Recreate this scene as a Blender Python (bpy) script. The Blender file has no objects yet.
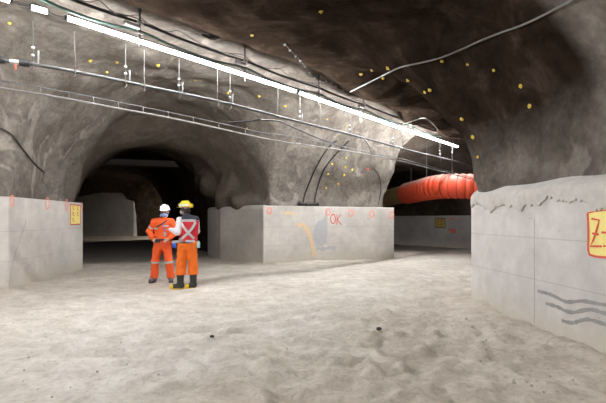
import bpy, math, random
import numpy as np
from mathutils import Vector, Matrix

random.seed(7)
SC = bpy.context.scene
COL = SC.collection
F, CX, HY, CH = 430.0, 303.0, 219.0, 1.5        # focal length in px, principal column, horizon row, camera height


def P(px, py, Y):
    return Vector(((px - CX) / F * Y, Y, CH + (HY - py) / F * Y))


def PZ(px, py, z):
    return P(px, py, F * (z - CH) / (HY - py))


# ---------------------------------------------------------------- tagging
def tag(o, label=None, cat=None, group=None, kind=None):
    if label: o['label'] = label
    if cat: o['category'] = cat
    if group: o['group'] = group
    if kind: o['kind'] = kind
    return o


def empty(name, loc, label, cat, group=None):
    o = bpy.data.objects.new(name, None)
    COL.objects.link(o)
    o.location = loc
    o.empty_display_size = 0.1
    return tag(o, label, cat, group)


# ---------------------------------------------------------------- mesh builder (world coordinates)
class MB:
    def __init__(s):
        s.v, s.f = [], []

    def add(s, vs, fs):
        n = len(s.v)
        s.v += [tuple(q) for q in vs]
        s.f += [tuple(i + n for i in f) for f in fs]
        return s

    def box(s, c, d, M=None):
        x, y, z = d[0] / 2, d[1] / 2, d[2] / 2
        vs = [Vector((i * x, j * y, k * z)) for i in (-1, 1) for j in (-1, 1) for k in (-1, 1)]
        if M is not None: vs = [M @ q for q in vs]
        c = Vector(c)
        return s.add([q + c for q in vs], [(0, 1, 3, 2), (4, 6, 7, 5), (0, 4, 5, 1), (2, 3, 7, 6), (0, 2, 6, 4), (1, 5, 7, 3)])

    def tube(s, path, r, n=8, caps=True):
        path = [Vector(p) for p in path]
        rs = r if isinstance(r, (list, tuple)) else [r] * len(path)
        u = None
        vs, fs = [], []
        for i, p in enumerate(path):
            a = path[max(i - 1, 0)]
            b = path[min(i + 1, len(path) - 1)]
            t = (b - a).normalized()
            if u is None:
                u = t.cross(Vector((0, 0, 1)))
                if u.length < 1e-3: u = t.cross(Vector((1, 0, 0)))
            u = (u - t * u.dot(t)).normalized()
            w = t.cross(u)
            for k in range(n):
                an = 2 * math.pi * k / n
                vs.append(p + (u * math.cos(an) + w * math.sin(an)) * rs[i])
        for i in range(len(path) - 1):
            for k in range(n):
                k2 = (k + 1) % n
                fs.append((i * n + k, i * n + k2, (i + 1) * n + k2, (i + 1) * n + k))
        if caps:
            fs.append(tuple(range(n))[::-1])
            fs.append(tuple((len(path) - 1) * n + k for k in range(n)))
        return s.add(vs, fs)

    def lathe(s, prof, c=(0, 0, 0), M=None, n=20, sx=1, sy=1):
        vs, fs = [], []
        for r, z in prof:
            for k in range(n):
                a = 2 * math.pi * k / n
                q = Vector((r * math.cos(a) * sx, r * math.sin(a) * sy, z))
                vs.append((M @ q if M is not None else q) + Vector(c))
        m = len(prof)
        for i in range(m - 1):
            for k in range(n):
                k2 = (k + 1) % n
                fs.append((i * n + k, i * n + k2, (i + 1) * n + k2, (i + 1) * n + k))
        fs.append(tuple(range(n))[::-1])
        fs.append(tuple((m - 1) * n + k for k in range(n)))
        return s.add(vs, fs)

    def ball(s, c, r, n=10, sc=(1, 1, 1), M=None):
        prof = [(max(math.sin(math.pi * i / n), 0.02) * r, -math.cos(math.pi * i / n) * r * sc[2]) for i in range(n + 1)]
        return s.lathe(prof, c, M, n=max(8, n), sx=sc[0], sy=sc[1])

    def prism(s, poly, z0, z1):
        n = len(poly)
        vs = [(x, y, z0) for x, y in poly] + [(x, y, z1) for x, y in poly]
        fs = [(i, (i + 1) % n, n + (i + 1) % n, n + i) for i in range(n)]
        fs += [tuple(range(n))[::-1], tuple(range(n, 2 * n))]
        return s.add(vs, fs)

    def build(s, name, mat, parent=None, smooth=True, bevel=0, base=None):
        me = bpy.data.meshes.new(name)
        off = Vector((0, 0, 0))
        if parent is not None:
            q = parent
            while q is not None:
                off += q.location
                q = q.parent
        elif base is not None:
            off = Vector(base)
        me.from_pydata([tuple(Vector(q) - off) for q in s.v], [], s.f)
        me.validate()
        o = bpy.data.objects.new(name, me)
        COL.objects.link(o)
        if parent is not None: o.parent = parent
        elif base is not None: o.location = base
        me.materials.append(mat)
        import bmesh
        bm = bmesh.new(); bm.from_mesh(me)
        bmesh.ops.recalc_face_normals(bm, faces=bm.faces)
        bm.to_mesh(me); bm.free()
        if smooth:
            me.polygons.foreach_set('use_smooth', [True] * len(me.polygons))
            try:
                me.set_sharp_from_angle(angle=math.radians(40))
            except Exception:
                pass
        if bevel:
            b = o.modifiers.new('bevel', 'BEVEL'); b.width = bevel; b.segments = 2; b.limit_method = 'ANGLE'
        return o


def smooth_path(pts, n=6):
    pts = [Vector(p) for p in pts]
    out = []
    for i in range(len(pts) - 1):
        p0 = pts[max(i - 1, 0)]; p1 = pts[i]; p2 = pts[i + 1]; p3 = pts[min(i + 2, len(pts) - 1)]
        for k in range(n):
            t = k / n
            out.append(0.5 * ((2 * p1) + (p2 - p0) * t + (2 * p0 - 5 * p1 + 4 * p2 - p3) * t * t + (3 * p1 - p0 - 3 * p2 + p3) * t ** 3))
    out.append(pts[-1])
    return out


# ---------------------------------------------------------------- materials
class NT:
    def __init__(s, name):
        s.m = bpy.data.materials.new(name); s.m.use_nodes = True
        s.t = s.m.node_tree
        s.b = s.t.nodes['Principled BSDF']
        s.pos = s.t.nodes.new('ShaderNodeNewGeometry').outputs['Position']

    def n(s, typ, **kw):
        q = s.t.nodes.new(typ)
        for k, v in kw.items(): setattr(q, k, v)
        return q

    def lk(s, a, b): s.t.links.new(a, b)

    def setin(s, q, i, v):
        if hasattr(v, 'is_output'): s.lk(v, q.inputs[i])
        else: q.inputs[i].default_value = v

    def math(s, op, a, b=0.0, c=None, clamp=False):
        q = s.n('ShaderNodeMath', operation=op, use_clamp=clamp)
        s.setin(q, 0, a); s.setin(q, 1, b)
        if c is not None: s.setin(q, 2, c)
        return q.outputs[0]

    def noise(s, scale, detail=4, rough=.55, vec=None, dist=0):
        q = s.n('ShaderNodeTexNoise')
        q.inputs['Scale'].default_value = scale; q.inputs['Detail'].default_value = detail
        q.inputs['Roughness'].default_value = rough; q.inputs['Distortion'].default_value = dist
        s.lk(vec if vec is not None else s.pos, q.inputs['Vector'])
        return q.outputs['Fac']

    def scaled(s, sx, sy, sz, vec=None):
        q = s.n('ShaderNodeMapping'); q.inputs['Scale'].default_value = (sx, sy, sz)
        s.lk(vec if vec is not None else s.pos, q.inputs['Vector'])
        return q.outputs[0]

    def ramp(s, fac, stops):
        q = s.n('ShaderNodeValToRGB'); e = q.color_ramp.elements
        while len(e) < len(stops): e.new(0.5)
        for i, (p, c) in enumerate(stops):
            e[i].position = p
            e[i].color = (c[0], c[1], c[2], 1) if isinstance(c, (tuple, list)) else (c, c, c, 1)
        s.lk(fac, q.inputs[0])
        return q.outputs[0]

    def mix(s, fac, a, b, mode='MIX'):
        q = s.n('ShaderNodeMix', data_type='RGBA', blend_type=mode)
        s.setin(q, 0, fac)
        for i, v in ((6, a), (7, b)):
            if hasattr(v, 'is_output'): s.lk(v, q.inputs[i])
            else: q.inputs[i].default_value = (v[0], v[1], v[2], 1)
        return q.outputs[2]

    def sep(s, vec):
        q = s.n('ShaderNodeSeparateXYZ'); s.lk(vec, q.inputs[0]); return q.outputs

    def bump(s, h, strength=.5, dist=.05):
        q = s.n('ShaderNodeBump'); q.inputs['Strength'].default_value = strength; q.inputs['Distance'].default_value = dist
        s.lk(h, q.inputs['Height']); s.lk(q.outputs[0], s.b.inputs['Normal'])

    def out(s, col, rough=.8, metal=0.0):
        if hasattr(col, 'is_output'): s.lk(col, s.b.inputs['Base Color'])
        else: s.b.inputs['Base Color'].default_value = (*col, 1)
        s.b.inputs['Roughness'].default_value = rough; s.b.inputs['Metallic'].default_value = metal
        return s.m


def simple(name, col, rough=.7, metal=0.0, var=.18, scale=14, bump=0):
    t = NT(name)
    f = t.noise(scale, 3)
    c = t.mix(f, tuple(x * (1 - var) for x in col), tuple(min(1, x * (1 + var)) for x in col))
    if bump: t.bump(t.noise(scale * 4, 3), .4, bump)
    return t.out(c, rough, metal)


def emissive(name, col, strength):
    t = NT(name)
    t.b.inputs['Emission Color'].default_value = (*col, 1)
    t.b.inputs['Emission Strength'].default_value = strength
    return t.out(col, .4)


def rock_material():
    t = NT('shotcrete_bare_rock_shade')
    X, Y, Z = t.sep(t.pos)
    big = t.noise(.45, 5, .6); mid = t.noise(1.7, 5, .6, dist=.6); fine = t.noise(9, 5, .65)
    shot = t.ramp(mid, [(.25, (.105, .090, .075)), (.5, (.188, .165, .142)), (.75, (.29, .262, .230))])
    patch = t.ramp(t.noise(.75, 3, .5, dist=1.2), [(.56, 0.0), (.60, 1.0)])
    shot = t.mix(t.math('MULTIPLY', patch, .45), shot, (.42, .375, .325))
    # trowel and spray streaks running down the lining
    st = t.ramp(t.noise(1.0, 4, .6, t.scaled(2.2, 2.2, .35)), [(.42, 0.0), (.62, 1.0)])
    shot = t.mix(t.math('MULTIPLY', st, .35), shot, (.16, .135, .11))
    fl = t.ramp(fine, [(.3, .72), (.7, 1.12)])
    shot = t.mix(1.0, shot, fl, 'MULTIPLY')
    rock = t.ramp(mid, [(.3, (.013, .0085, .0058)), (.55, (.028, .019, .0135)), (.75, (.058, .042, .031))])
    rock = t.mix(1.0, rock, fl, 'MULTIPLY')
    # bare brown rock near side of the lamps, with shade painted into its colour
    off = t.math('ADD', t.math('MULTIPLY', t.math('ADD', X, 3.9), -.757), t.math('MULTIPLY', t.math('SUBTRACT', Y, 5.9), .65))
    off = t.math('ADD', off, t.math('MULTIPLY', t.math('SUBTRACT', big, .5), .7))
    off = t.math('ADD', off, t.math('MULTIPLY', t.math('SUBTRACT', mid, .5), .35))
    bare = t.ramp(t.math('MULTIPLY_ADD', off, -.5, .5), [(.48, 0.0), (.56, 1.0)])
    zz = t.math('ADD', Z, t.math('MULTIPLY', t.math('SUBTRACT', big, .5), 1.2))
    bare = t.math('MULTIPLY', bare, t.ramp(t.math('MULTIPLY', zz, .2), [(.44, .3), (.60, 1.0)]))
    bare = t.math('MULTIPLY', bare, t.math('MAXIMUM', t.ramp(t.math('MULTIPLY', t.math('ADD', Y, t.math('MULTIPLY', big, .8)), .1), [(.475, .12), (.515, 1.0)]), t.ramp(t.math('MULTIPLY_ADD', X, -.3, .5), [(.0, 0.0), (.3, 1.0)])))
    # unlined rock, with the gloom beyond the left tunnel mouth painted into its colour
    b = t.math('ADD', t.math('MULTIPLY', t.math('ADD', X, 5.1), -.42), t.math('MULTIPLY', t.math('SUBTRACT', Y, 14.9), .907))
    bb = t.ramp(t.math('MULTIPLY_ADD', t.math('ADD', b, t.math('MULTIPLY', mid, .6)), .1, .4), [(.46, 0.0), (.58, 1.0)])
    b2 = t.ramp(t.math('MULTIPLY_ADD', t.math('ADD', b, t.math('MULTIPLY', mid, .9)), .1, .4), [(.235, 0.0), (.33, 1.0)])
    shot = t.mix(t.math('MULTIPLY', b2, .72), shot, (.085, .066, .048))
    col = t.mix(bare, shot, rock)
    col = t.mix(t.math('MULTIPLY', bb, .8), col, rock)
    h = t.math('ADD', t.math('MULTIPLY', mid, 1.0), t.math('MULTIPLY', fine, .45))
    t.bump(h, .6, .10)
    t.b.inputs['Specular IOR Level'].default_value = 0.0
    return t.out(col, .88)


def floor_material():
    t = NT('dusty_ground')
    X, Y, Z = t.sep(t.pos)
    a = t.noise(.6, 5, .6); b = t.noise(3.2, 6, .65); c = t.noise(17, 5, .7)
    col = t.ramp(b, [(.28, (.45, .402, .348)), (.5, (.59, .543, .487)), (.72, (.71, .668, .612))])
    tone = t.ramp(a, [(.35, (.86, .84, .80)), (.65, (1.04, 1.04, 1.03))])
    col = t.mix(1.0, col, tone, 'MULTIPLY')
    g = t.ramp(c, [(.3, .76), (.5, 1.0), (.75, 1.10)])
    col = t.mix(1.0, col, g, 'MULTIPLY')
    lane = t.math('ADD', t.math('MULTIPLY', X, -.82), t.math('MULTIPLY', Y, .57))
    lane = t.math('ADD', lane, t.math('MULTIPLY', t.math('SUBTRACT', a, .5), 3.0))
    packed = t.ramp(t.math('MULTIPLY', lane, .1), [(.22, (.93, .90, .86)), (.36, (1.04, 1.04, 1.04)), (.75, (1.05, 1.05, 1.05)), (.95, (.96, .94, .92))])
    col = t.mix(1.0, col, packed, 'MULTIPLY')
    # damp dark clods
    d = t.ramp(t.noise(5.5, 5, .7, dist=.4), [(.60, 0.0), (.68, 1.0)])
    col = t.mix(t.math('MULTIPLY', d, .30), col, (.33, .29, .235))
    # left tunnel floor painted dark for its shade, except the lit far end
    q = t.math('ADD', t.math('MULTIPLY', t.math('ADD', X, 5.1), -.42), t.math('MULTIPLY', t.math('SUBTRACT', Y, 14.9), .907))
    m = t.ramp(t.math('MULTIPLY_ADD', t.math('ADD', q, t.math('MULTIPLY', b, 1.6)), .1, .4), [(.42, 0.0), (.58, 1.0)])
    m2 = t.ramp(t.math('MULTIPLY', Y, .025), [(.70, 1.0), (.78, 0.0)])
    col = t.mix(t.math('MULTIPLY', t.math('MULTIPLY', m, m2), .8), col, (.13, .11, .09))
    t.bump(t.math('ADD', t.math('MULTIPLY', b, .8), t.math('MULTIPLY', c, .7)), .8, .05)
    return t.out(col, .93)


def concrete_material(name, base, joints=(.62, 1.24), tint=(.50, .45, .37)):
    t = NT(name)
    X, Y, Z = t.sep(t.pos)
    a = t.noise(.9, 5, .6); b = t.noise(4, 6, .65); c = t.noise(26, 4, .6)
    lo = tuple(x * .80 for x in base); hi = tuple(min(1, x * 1.12) for x in base)
    col = t.mix(t.ramp(a, [(.3, 0.0), (.7, 1.0)]), lo, hi)
    col = t.mix(1.0, col, t.ramp(b, [(.3, .88), (.7, 1.06)]), 'MULTIPLY')
    v = t.n('ShaderNodeTexVoronoi'); v.inputs['Scale'].default_value = 7; t.lk(t.pos, v.inputs['Vector'])
    pit = t.ramp(v.outputs['Distance'], [(.05, 1.0), (.09, 0.0)])
    col = t.mix(t.math('MULTIPLY', pit, .5), col, tuple(x * .5 for x in base))
    # dust splashed along the foot
    zz = t.math('ADD', Z, t.math('MULTIPLY', t.math('SUBTRACT', b, .5), .8))
    foot = t.ramp(zz, [(.0, .85), (.42, 0.0)])
    col = t.mix(foot, col, tint)
    line = None
    for j in joints:
        q = t.math('LESS_THAN', t.math('ABSOLUTE', t.math('SUBTRACT', Z, j)), .007)
        line = q if line is None else t.math('MAXIMUM', line, q)
    if line is not None:
        col = t.mix(t.math('MULTIPLY', line, .35), col, tuple(x * .45 for x in base))
    t.bump(t.math('ADD', b, t.math('MULTIPLY', c, .3)), .35, .02)
    return t.out(col, .85)


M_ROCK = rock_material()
M_FLOOR = floor_material()
M_CONC = concrete_material('cast_concrete', (.58, .545, .50))
M_CONC_R = concrete_material('cast_concrete_pale', (.60, .575, .545), (.70, 1.25), (.56, .50, .41))
M_CONC_D = concrete_material('cast_concrete_grey', (.36, .345, .33), (1.0,))
M_CONC_N = concrete_material('cast_concrete_stained', (.44, .41, .37), ())
M_SKIRT = simple('loose_shotcrete', (.52, .49, .45), .9, var=.25, scale=9, bump=.02)
M_LAMP = emissive('lamp_diffuser', (.97, .98, 1.0), 52)
M_STEEL = simple('galvanised_steel', (.13, .13, .13), .5, .4)
M_ROD = simple('weathered_steel', (.07, .066, .06), .7, .2)
M_PIPE = simple('grey_pipe', (.085, .085, .083), .6, .1)
M_BLACK = simple('black_rubber', (.022, .022, .024), .55)
M_GREEN = simple('green_cable_sheath', (.10, .19, .165), .5)
M_PALEC = simple('pale_cable_sheath', (.15, .14, .125), .5)
M_WHITE = simple('white_plastic', (.42, .42, .42), .4, var=.05)
M_DARKST = simple('dark_steel', (.055, .052, .05), .6, .3)
M_YELLOW = simple('yellow_paint', (.62, .45, .06), .7, var=.35, scale=20)
M_RED = simple('red_marking_paint', (.72, .10, .06), .7, var=.2)
M_PINK = simple('orange_red_spray', (.86, .27, .19), .8, var=.2)
M_SIGNR = simple('red_brush_paint', (.62, .045, .03), .6, var=.2)
M_SIGNY = simple('yellow_sign_paint', (.86, .74, .25), .65, var=.12, scale=9)
M_SIGND = simple('faded_yellow_sign', (.42, .30, .07), .7, var=.2)
M_OCHRE = simple('ochre_stain', (.68, .52, .32), .85, var=.2)
M_PATCH = simple('grey_patch_mortar', (.43, .43, .44), .85, var=.12)
M_STRIPE = simple('dark_smear', (.30, .29, .28), .8, var=.3, scale=8)
M_STONE = simple('stone', (.40, .355, .295), .9, var=.35, scale=10)
M_STONED = simple('dark_stone', (.06, .055, .05), .9, var=.3)


def duct_material():
    t = NT('orange_duct_fabric')
    nz = t.sep(t.n('ShaderNodeNewGeometry').outputs['Normal'])[2]
    f = t.noise(5, 4)
    col = t.mix(f, (.62, .058, .02), (.82, .105, .04))
    dust = t.ramp(t.math('ADD', nz, t.math('MULTIPLY', t.math('SUBTRACT', f, .5), .6)), [(.30, 0.0), (.85, .8)])
    return t.out(t.mix(dust, col, (.45, .38, .33)), .6)


M_DUCT = duct_material()
M_RIB = simple('dark_red_duct_rib', (.42, .04, .018), .6)
M_CANVAS = simple('tan_duct_canvas', (.34, .24, .085), .8)

# ---------------------------------------------------------------- the rock: implicit void around pillars
POLYS = {
    'right': [(3.05, 7.4), (3.3, 4.5), (3.62, 0), (4.3, -13), (15, -13), (15, 21.3)],
    'far': [(9.5, 20.2), (6.1, 26.2), (.9, 37), (.2, 43), (15, 43), (15, 26.7)],
    'center': [(-1.1, 14.3), (3.2, 16.75), (-4.2, 31.7), (-10.3, 32), (-3.55, 17.5)],
    'left': [(-6.35, 9.1), (-6.78, 12.6), (-20.3, 36.5), (-22, 43), (-30, 43), (-30, -13), (-20.3, -13), (-20.5, -8)],
    'back': [(-3.2, .2), (-2.4, -13), (-14.4, -13)],
    'end': [(-30, 36.4), (.8, 36.4), (.8, 43), (-30, 43)],
    'rear': [(-30, -10.2), (15, -10.2), (15, -14), (-30, -14)],
    'side': [(12.8, 10), (15, 10), (15, 30), (12.8, 30)],
}
NAMES = list(POLYS)


def poly_sdf(poly, x, y):
    d = np.full(x.shape, 1e9); s = np.ones(x.shape)
    n = len(poly)
    for i in range(n):
        ax, ay = poly[i]; bx, by = poly[i - 1]
        ex, ey = bx - ax, by - ay
        wx, wy = x - ax, y - ay
        t = np.clip((wx * ex + wy * ey) / (ex * ex + ey * ey), 0, 1)
        d = np.minimum(d, (wx - ex * t) ** 2 + (wy - ey * t) ** 2)
        c1 = y >= ay; c2 = y < by; c3 = ex * wy > ey * wx
        flip = (c1 & c2 & c3) | (~c1 & ~c2 & ~c3)
        s = np.where(flip, -s, s)
    return s * np.sqrt(d)


def sst(a, b, x):
    t = np.clip((x - a) / (b - a), 0, 1)
    return t * t * (3 - 2 * t)


def _h(ix, iy, iz, seed):
    n = (ix * 374761393 + iy * 668265263 + iz * 2147483647 + seed * 144269) & 0xffffffff
    n = ((n ^ (n >> 13)) * 1274126177) & 0xffffffff
    return ((n ^ (n >> 16)) & 0xffff) / 32767.5 - 1.0


def vnoise(x, y, z, f, seed=0):
    x = x * f + 100; y = y * f + 100; z = z * f + 100
    ix = np.floor(x).astype(np.int64); iy = np.floor(y).astype(np.int64); iz = np.floor(z).astype(np.int64)
    fx = x - ix; fy = y - iy; fz = z - iz
    fx = fx * fx * (3 - 2 * fx); fy = fy * fy * (3 - 2 * fy); fz = fz * fz * (3 - 2 * fz)
    r = 0
    for dx in (0, 1):
        for dy in (0, 1):
            for dz in (0, 1):
                w = (fx if dx else 1 - fx) * (fy if dy else 1 - fy) * (fz if dz else 1 - fz)
                r = r + w * _h(ix + dx, iy + dy, iz + dz, seed)
    return r


def plan(x, y):
    ds = np.stack([poly_sdf(POLYS[k], x, y) for k in NAMES])
    d = ds.min(0)
    tB = (x + 5.1) * -.42 + (y - 14.9) * .907
    tD = (x - 5.5) * -.447 + (y - 19.2) * .894
    onB = sst(1.5, -.5, x + .47 * (y - 14.9) )
    sB = sst(-1.6, .6, tB) * (1 - .9 * sst(2.0, 5.0, tB)) * onB
    sD = sst(-.7, 1.2, tD) * (1 - onB)
    zc = 5.1 - 1.0 * np.clip(sB + sD * 1.15, 0, 1.2)
    o = (x + 3.9) * -.757 + (y - 5.9) * .65
    zc = zc - .24 * sst(.05, -.5, o) - .10 * np.clip(-o - .5, 0, 6)
    nr = sst(1.0, 2.2, x) * sst(7.2, 5.4, y)
    zs = 1.75 + 1.0 * nr
    R = 2.5 - .7 * nr - .55 * sst(.8, 3.0, x) * sst(12.0, 14.0, y) * sst(22, 18.5, y)
    return d, zc, zs, R


BLOBS = [(P(213, 186, 17.0), .55), (P(224, 205, 16.3), .42), (P(232, 192, 16.0), .45), (P(243, 202, 15.4), .40), (P(206, 178, 17.4), .42)]


def rock_base(d, zc, zs, R, z):
    u = np.clip((R - d) / R, 0, None)
    v = np.clip((z - zs) / (zc - zs), 0, None)
    return R * (1 - np.sqrt(u * u + v * v))


def rock_noise(f, x, y, z):
    am = .30 + .70 * sst(1.7, 2.5, z)
    f = f + am * (.20 * vnoise(x, y, z, .5, 1) + .09 * vnoise(x, y, z, 1.5, 2) + .045 * vnoise(x, y, z, 3.6, 3))
    for c, r in BLOBS:
        q = np.sqrt((x - c.x) ** 2 + (y - c.y) ** 2 + (z - c.z) ** 2) - r + .16 * vnoise(x, y, z, 2.3, 5) + .08 * vnoise(x, y, z, 4.6, 6)
        k = .4
        h = np.clip(.5 + .5 * (q - f) / k, 0, 1)
        f = q * (1 - h) + f * h - k * h * (1 - h)
    return f


def rock(x, y, z):
    x, y, z = (np.asarray(q, float) for q in (x, y, z))
    return rock_noise(rock_base(*plan(x, y), z), x, y, z)


def hit(px, py, inset=0.0):
    """where the line of sight of a pixel meets the rock"""
    t = np.arange(2, 42, .03)
    x = (px - CX) / F * t; z = CH + (HY - py) / F * t
    f = rock(x, t, z)
    k = np.argmax(f < 0)
    a, b = t[max(k - 1, 0)], t[k]
    w = f[max(k - 1, 0)] / (f[max(k - 1, 0)] - f[k] + 1e-9)
    Y = a + (b - a) * w - inset
    return P(px, py, Y)


def rnormal(p):
    e = .06
    g = [rock(p.x + e, p.y, p.z) - rock(p.x - e, p.y, p.z), rock(p.x, p.y + e, p.z) - rock(p.x, p.y - e, p.z), rock(p.x, p.y, p.z + e) - rock(p.x, p.y, p.z - e)]
    return Vector([float(q) for q in g]).normalized()


def up_to_roof(p):
    """height of the roof above a point"""
    z = np.arange(p.z, 6.2, .02)
    f = rock(np.full(z.shape, p.x), np.full(z.shape, p.y), z)
    k = int(np.argmax(f < 0))
    return float(z[k]) if k > 0 else p.z + .3


def surface_nets(G, org, h):
    """quads of the zero level of G; solid where G < 0, faces look towards G > 0"""
    S = G < 0
    nx, ny, nz = G.shape
    c = np.zeros((nx - 1, ny - 1, nz - 1), np.int8)
    for i in (0, 1):
        for j in (0, 1):
            for k in (0, 1):
                c += S[i:nx - 1 + i, j:ny - 1 + j, k:nz - 1 + k]
    act = (c > 0) & (c < 8)
    idx = np.argwhere(act)
    num = np.full(act.shape, -1, np.int64)
    num[act] = np.arange(len(idx))
    corner = {}
    for i in (0, 1):
        for j in (0, 1):
            for k in (0, 1):
                corner[i, j, k] = G[idx[:, 0] + i, idx[:, 1] + j, idx[:, 2] + k]
    acc = np.zeros((len(idx), 3)); cnt = np.zeros(len(idx))
    for a in corner:
        for ax in range(3):
            if a[ax]: continue
            b = list(a); b[ax] = 1; b = tuple(b)
            ga, gb = corner[a], corner[b]
            m = (ga < 0) != (gb < 0)
            t = np.where(m, ga / np.where(np.abs(ga - gb) < 1e-9, 1e-9, ga - gb), 0)
            for q in range(3):
                acc[:, q] += np.where(m, a[q] + (t if q == ax else 0), 0)
            cnt += m
    V = (idx + acc / cnt[:, None]) * h + np.array(org)
    Q = []
    for ax in range(3):
        sl0 = [slice(None)] * 3; sl1 = [slice(None)] * 3
        sl0[ax] = slice(0, -1); sl1[ax] = slice(1, None)
        A, B = S[tuple(sl0)], S[tuple(sl1)]
        for flip, m in ((False, A & ~B), (True, ~A & B)):
            e = np.argwhere(m)
            u, v = (ax + 1) % 3, (ax + 2) % 3
            ok = (e[:, u] > 0) & (e[:, v] > 0) & (e[:, u] < G.shape[u] - 1) & (e[:, v] < G.shape[v] - 1)
            e = e[ok]
            def cell(du, dv):
                w = e.copy(); w[:, u] -= du; w[:, v] -= dv
                return num[w[:, 0], w[:, 1], w[:, 2]]
            q = np.stack([cell(1, 1), cell(0, 1), cell(0, 0), cell(1, 0)], 1)
            Q.append(q[:, ::-1] if flip else q)
    return V, np.concatenate(Q)


def vnormals(V, Q):
    n = np.cross(V[Q[:, 2]] - V[Q[:, 0]], V[Q[:, 3]] - V[Q[:, 1]])
    N = np.zeros_like(V)
    for k in range(4): np.add.at(N, Q[:, k], n)
    return N / (np.linalg.norm(N, axis=1)[:, None] + 1e-12)


def np_mesh(name, V, Q, mat, parent=None, N=None, loc=(0, 0, 0)):
    used = np.unique(Q)
    mp = np.full(len(V), -1); mp[used] = np.arange(len(used))
    me = bpy.data.meshes.new(name)
    me.from_pydata((V[used]).tolist(), [], mp[Q].tolist())
    me.polygons.foreach_set('use_smooth', [True] * len(me.polygons))
    me.materials.append(mat)
    if N is not None:
        me.normals_split_custom_set_from_vertices(N[used].tolist())
    o = bpy.data.objects.new(name, me)
    COL.objects.link(o)
    if parent is not None: o.parent = parent
    else: o.location = loc
    return o


def build_rock():
    h = .14
    org = (-21.4, -11.2, -.5)
    xs = np.arange(org[0], 13.4, h); ys = np.arange(org[1], 37.6, h); zs_ = np.arange(org[2], 6.1, h)
    X, Y = np.meshgrid(xs, ys, indexing='ij')
    d, zc, zs, R = plan(X, Y)
    G = rock_base(d[..., None], zc[..., None], zs[..., None], R[..., None], zs_[None, None, :])
    m = np.abs(G) < 1.1
    I = np.argwhere(m)
    G[m] = rock_noise(G[m], xs[I[:, 0]], ys[I[:, 1]], zs_[I[:, 2]])
    V, Q = surface_nets(G, org, h)
    N = vnormals(V, Q)
    cen = V[Q].mean(1)
    ds = np.stack([poly_sdf(POLYS[k], cen[:, 0], cen[:, 1]) for k in NAMES])
    near = ds.argmin(0)
    low = cen[:, 2] < 2.7
    for k, nm in enumerate(NAMES):
        q = Q[low & (near == k)]
        if len(q):
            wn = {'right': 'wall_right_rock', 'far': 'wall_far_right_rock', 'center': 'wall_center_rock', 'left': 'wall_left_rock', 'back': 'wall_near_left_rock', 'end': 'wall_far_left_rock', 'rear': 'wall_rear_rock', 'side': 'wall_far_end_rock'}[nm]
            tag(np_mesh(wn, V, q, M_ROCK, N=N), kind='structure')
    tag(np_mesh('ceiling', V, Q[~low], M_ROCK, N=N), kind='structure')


build_rock()


# ---------------------------------------------------------------- floor
def G0(px, py):
    Y = F * CH / (py - HY)
    return ((px - CX) / F * Y, Y)


RUTS = [([G0(-60, 367), G0(60, 350), G0(180, 334), G0(320, 311), G0(400, 295), G0(466, 277)], .030, .10, .1),
        ([G0(-60, 350), G0(80, 332), G0(200, 318), G0(320, 302), G0(400, 288), G0(466, 272)], .022, .09, .1),
        ([G0(-60, 338), G0(120, 318), G0(240, 303), G0(350, 289), G0(440, 272)], .026, .12, .1),
        ([G0(-60, 326), G0(120, 306), G0(260, 291), G0(380, 277), G0(450, 264)], .020, .12, .1),
        ([G0(60, 352), G0(140, 356), G0(200, 361), G0(245, 371), G0(275, 386), G0(300, 410)], .034, .13, .55),
        ([G0(180, 330), G0(300, 334), G0(370, 345), G0(420, 365), G0(450, 400)], .026, .12, .5),
        ([G0(466, 296), G0(420, 302), G0(360, 314), G0(280, 326), G0(200, 336)], .020, .10, .4)]


def poly_dist(pts, x, y):
    best = np.full(x.shape, 1e9); along = np.zeros(x.shape); side = np.zeros(x.shape); acc = 0
    for (ax, ay), (bx, by) in zip(pts[:-1], pts[1:]):
        ex, ey = bx - ax, by - ay
        L = math.hypot(ex, ey)
        t = np.clip(((x - ax) * ex + (y - ay) * ey) / (L * L), 0, 1)
        dx, dy = x - ax - ex * t, y - ay - ey * t
        d = np.sqrt(dx * dx + dy * dy)
        m = d < best
        best = np.where(m, d, best); along = np.where(m, acc + t * L, along)
        side = np.where(m, np.sign(ex * dy - ey * dx), side)
        acc += L
    return best * side, along


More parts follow.
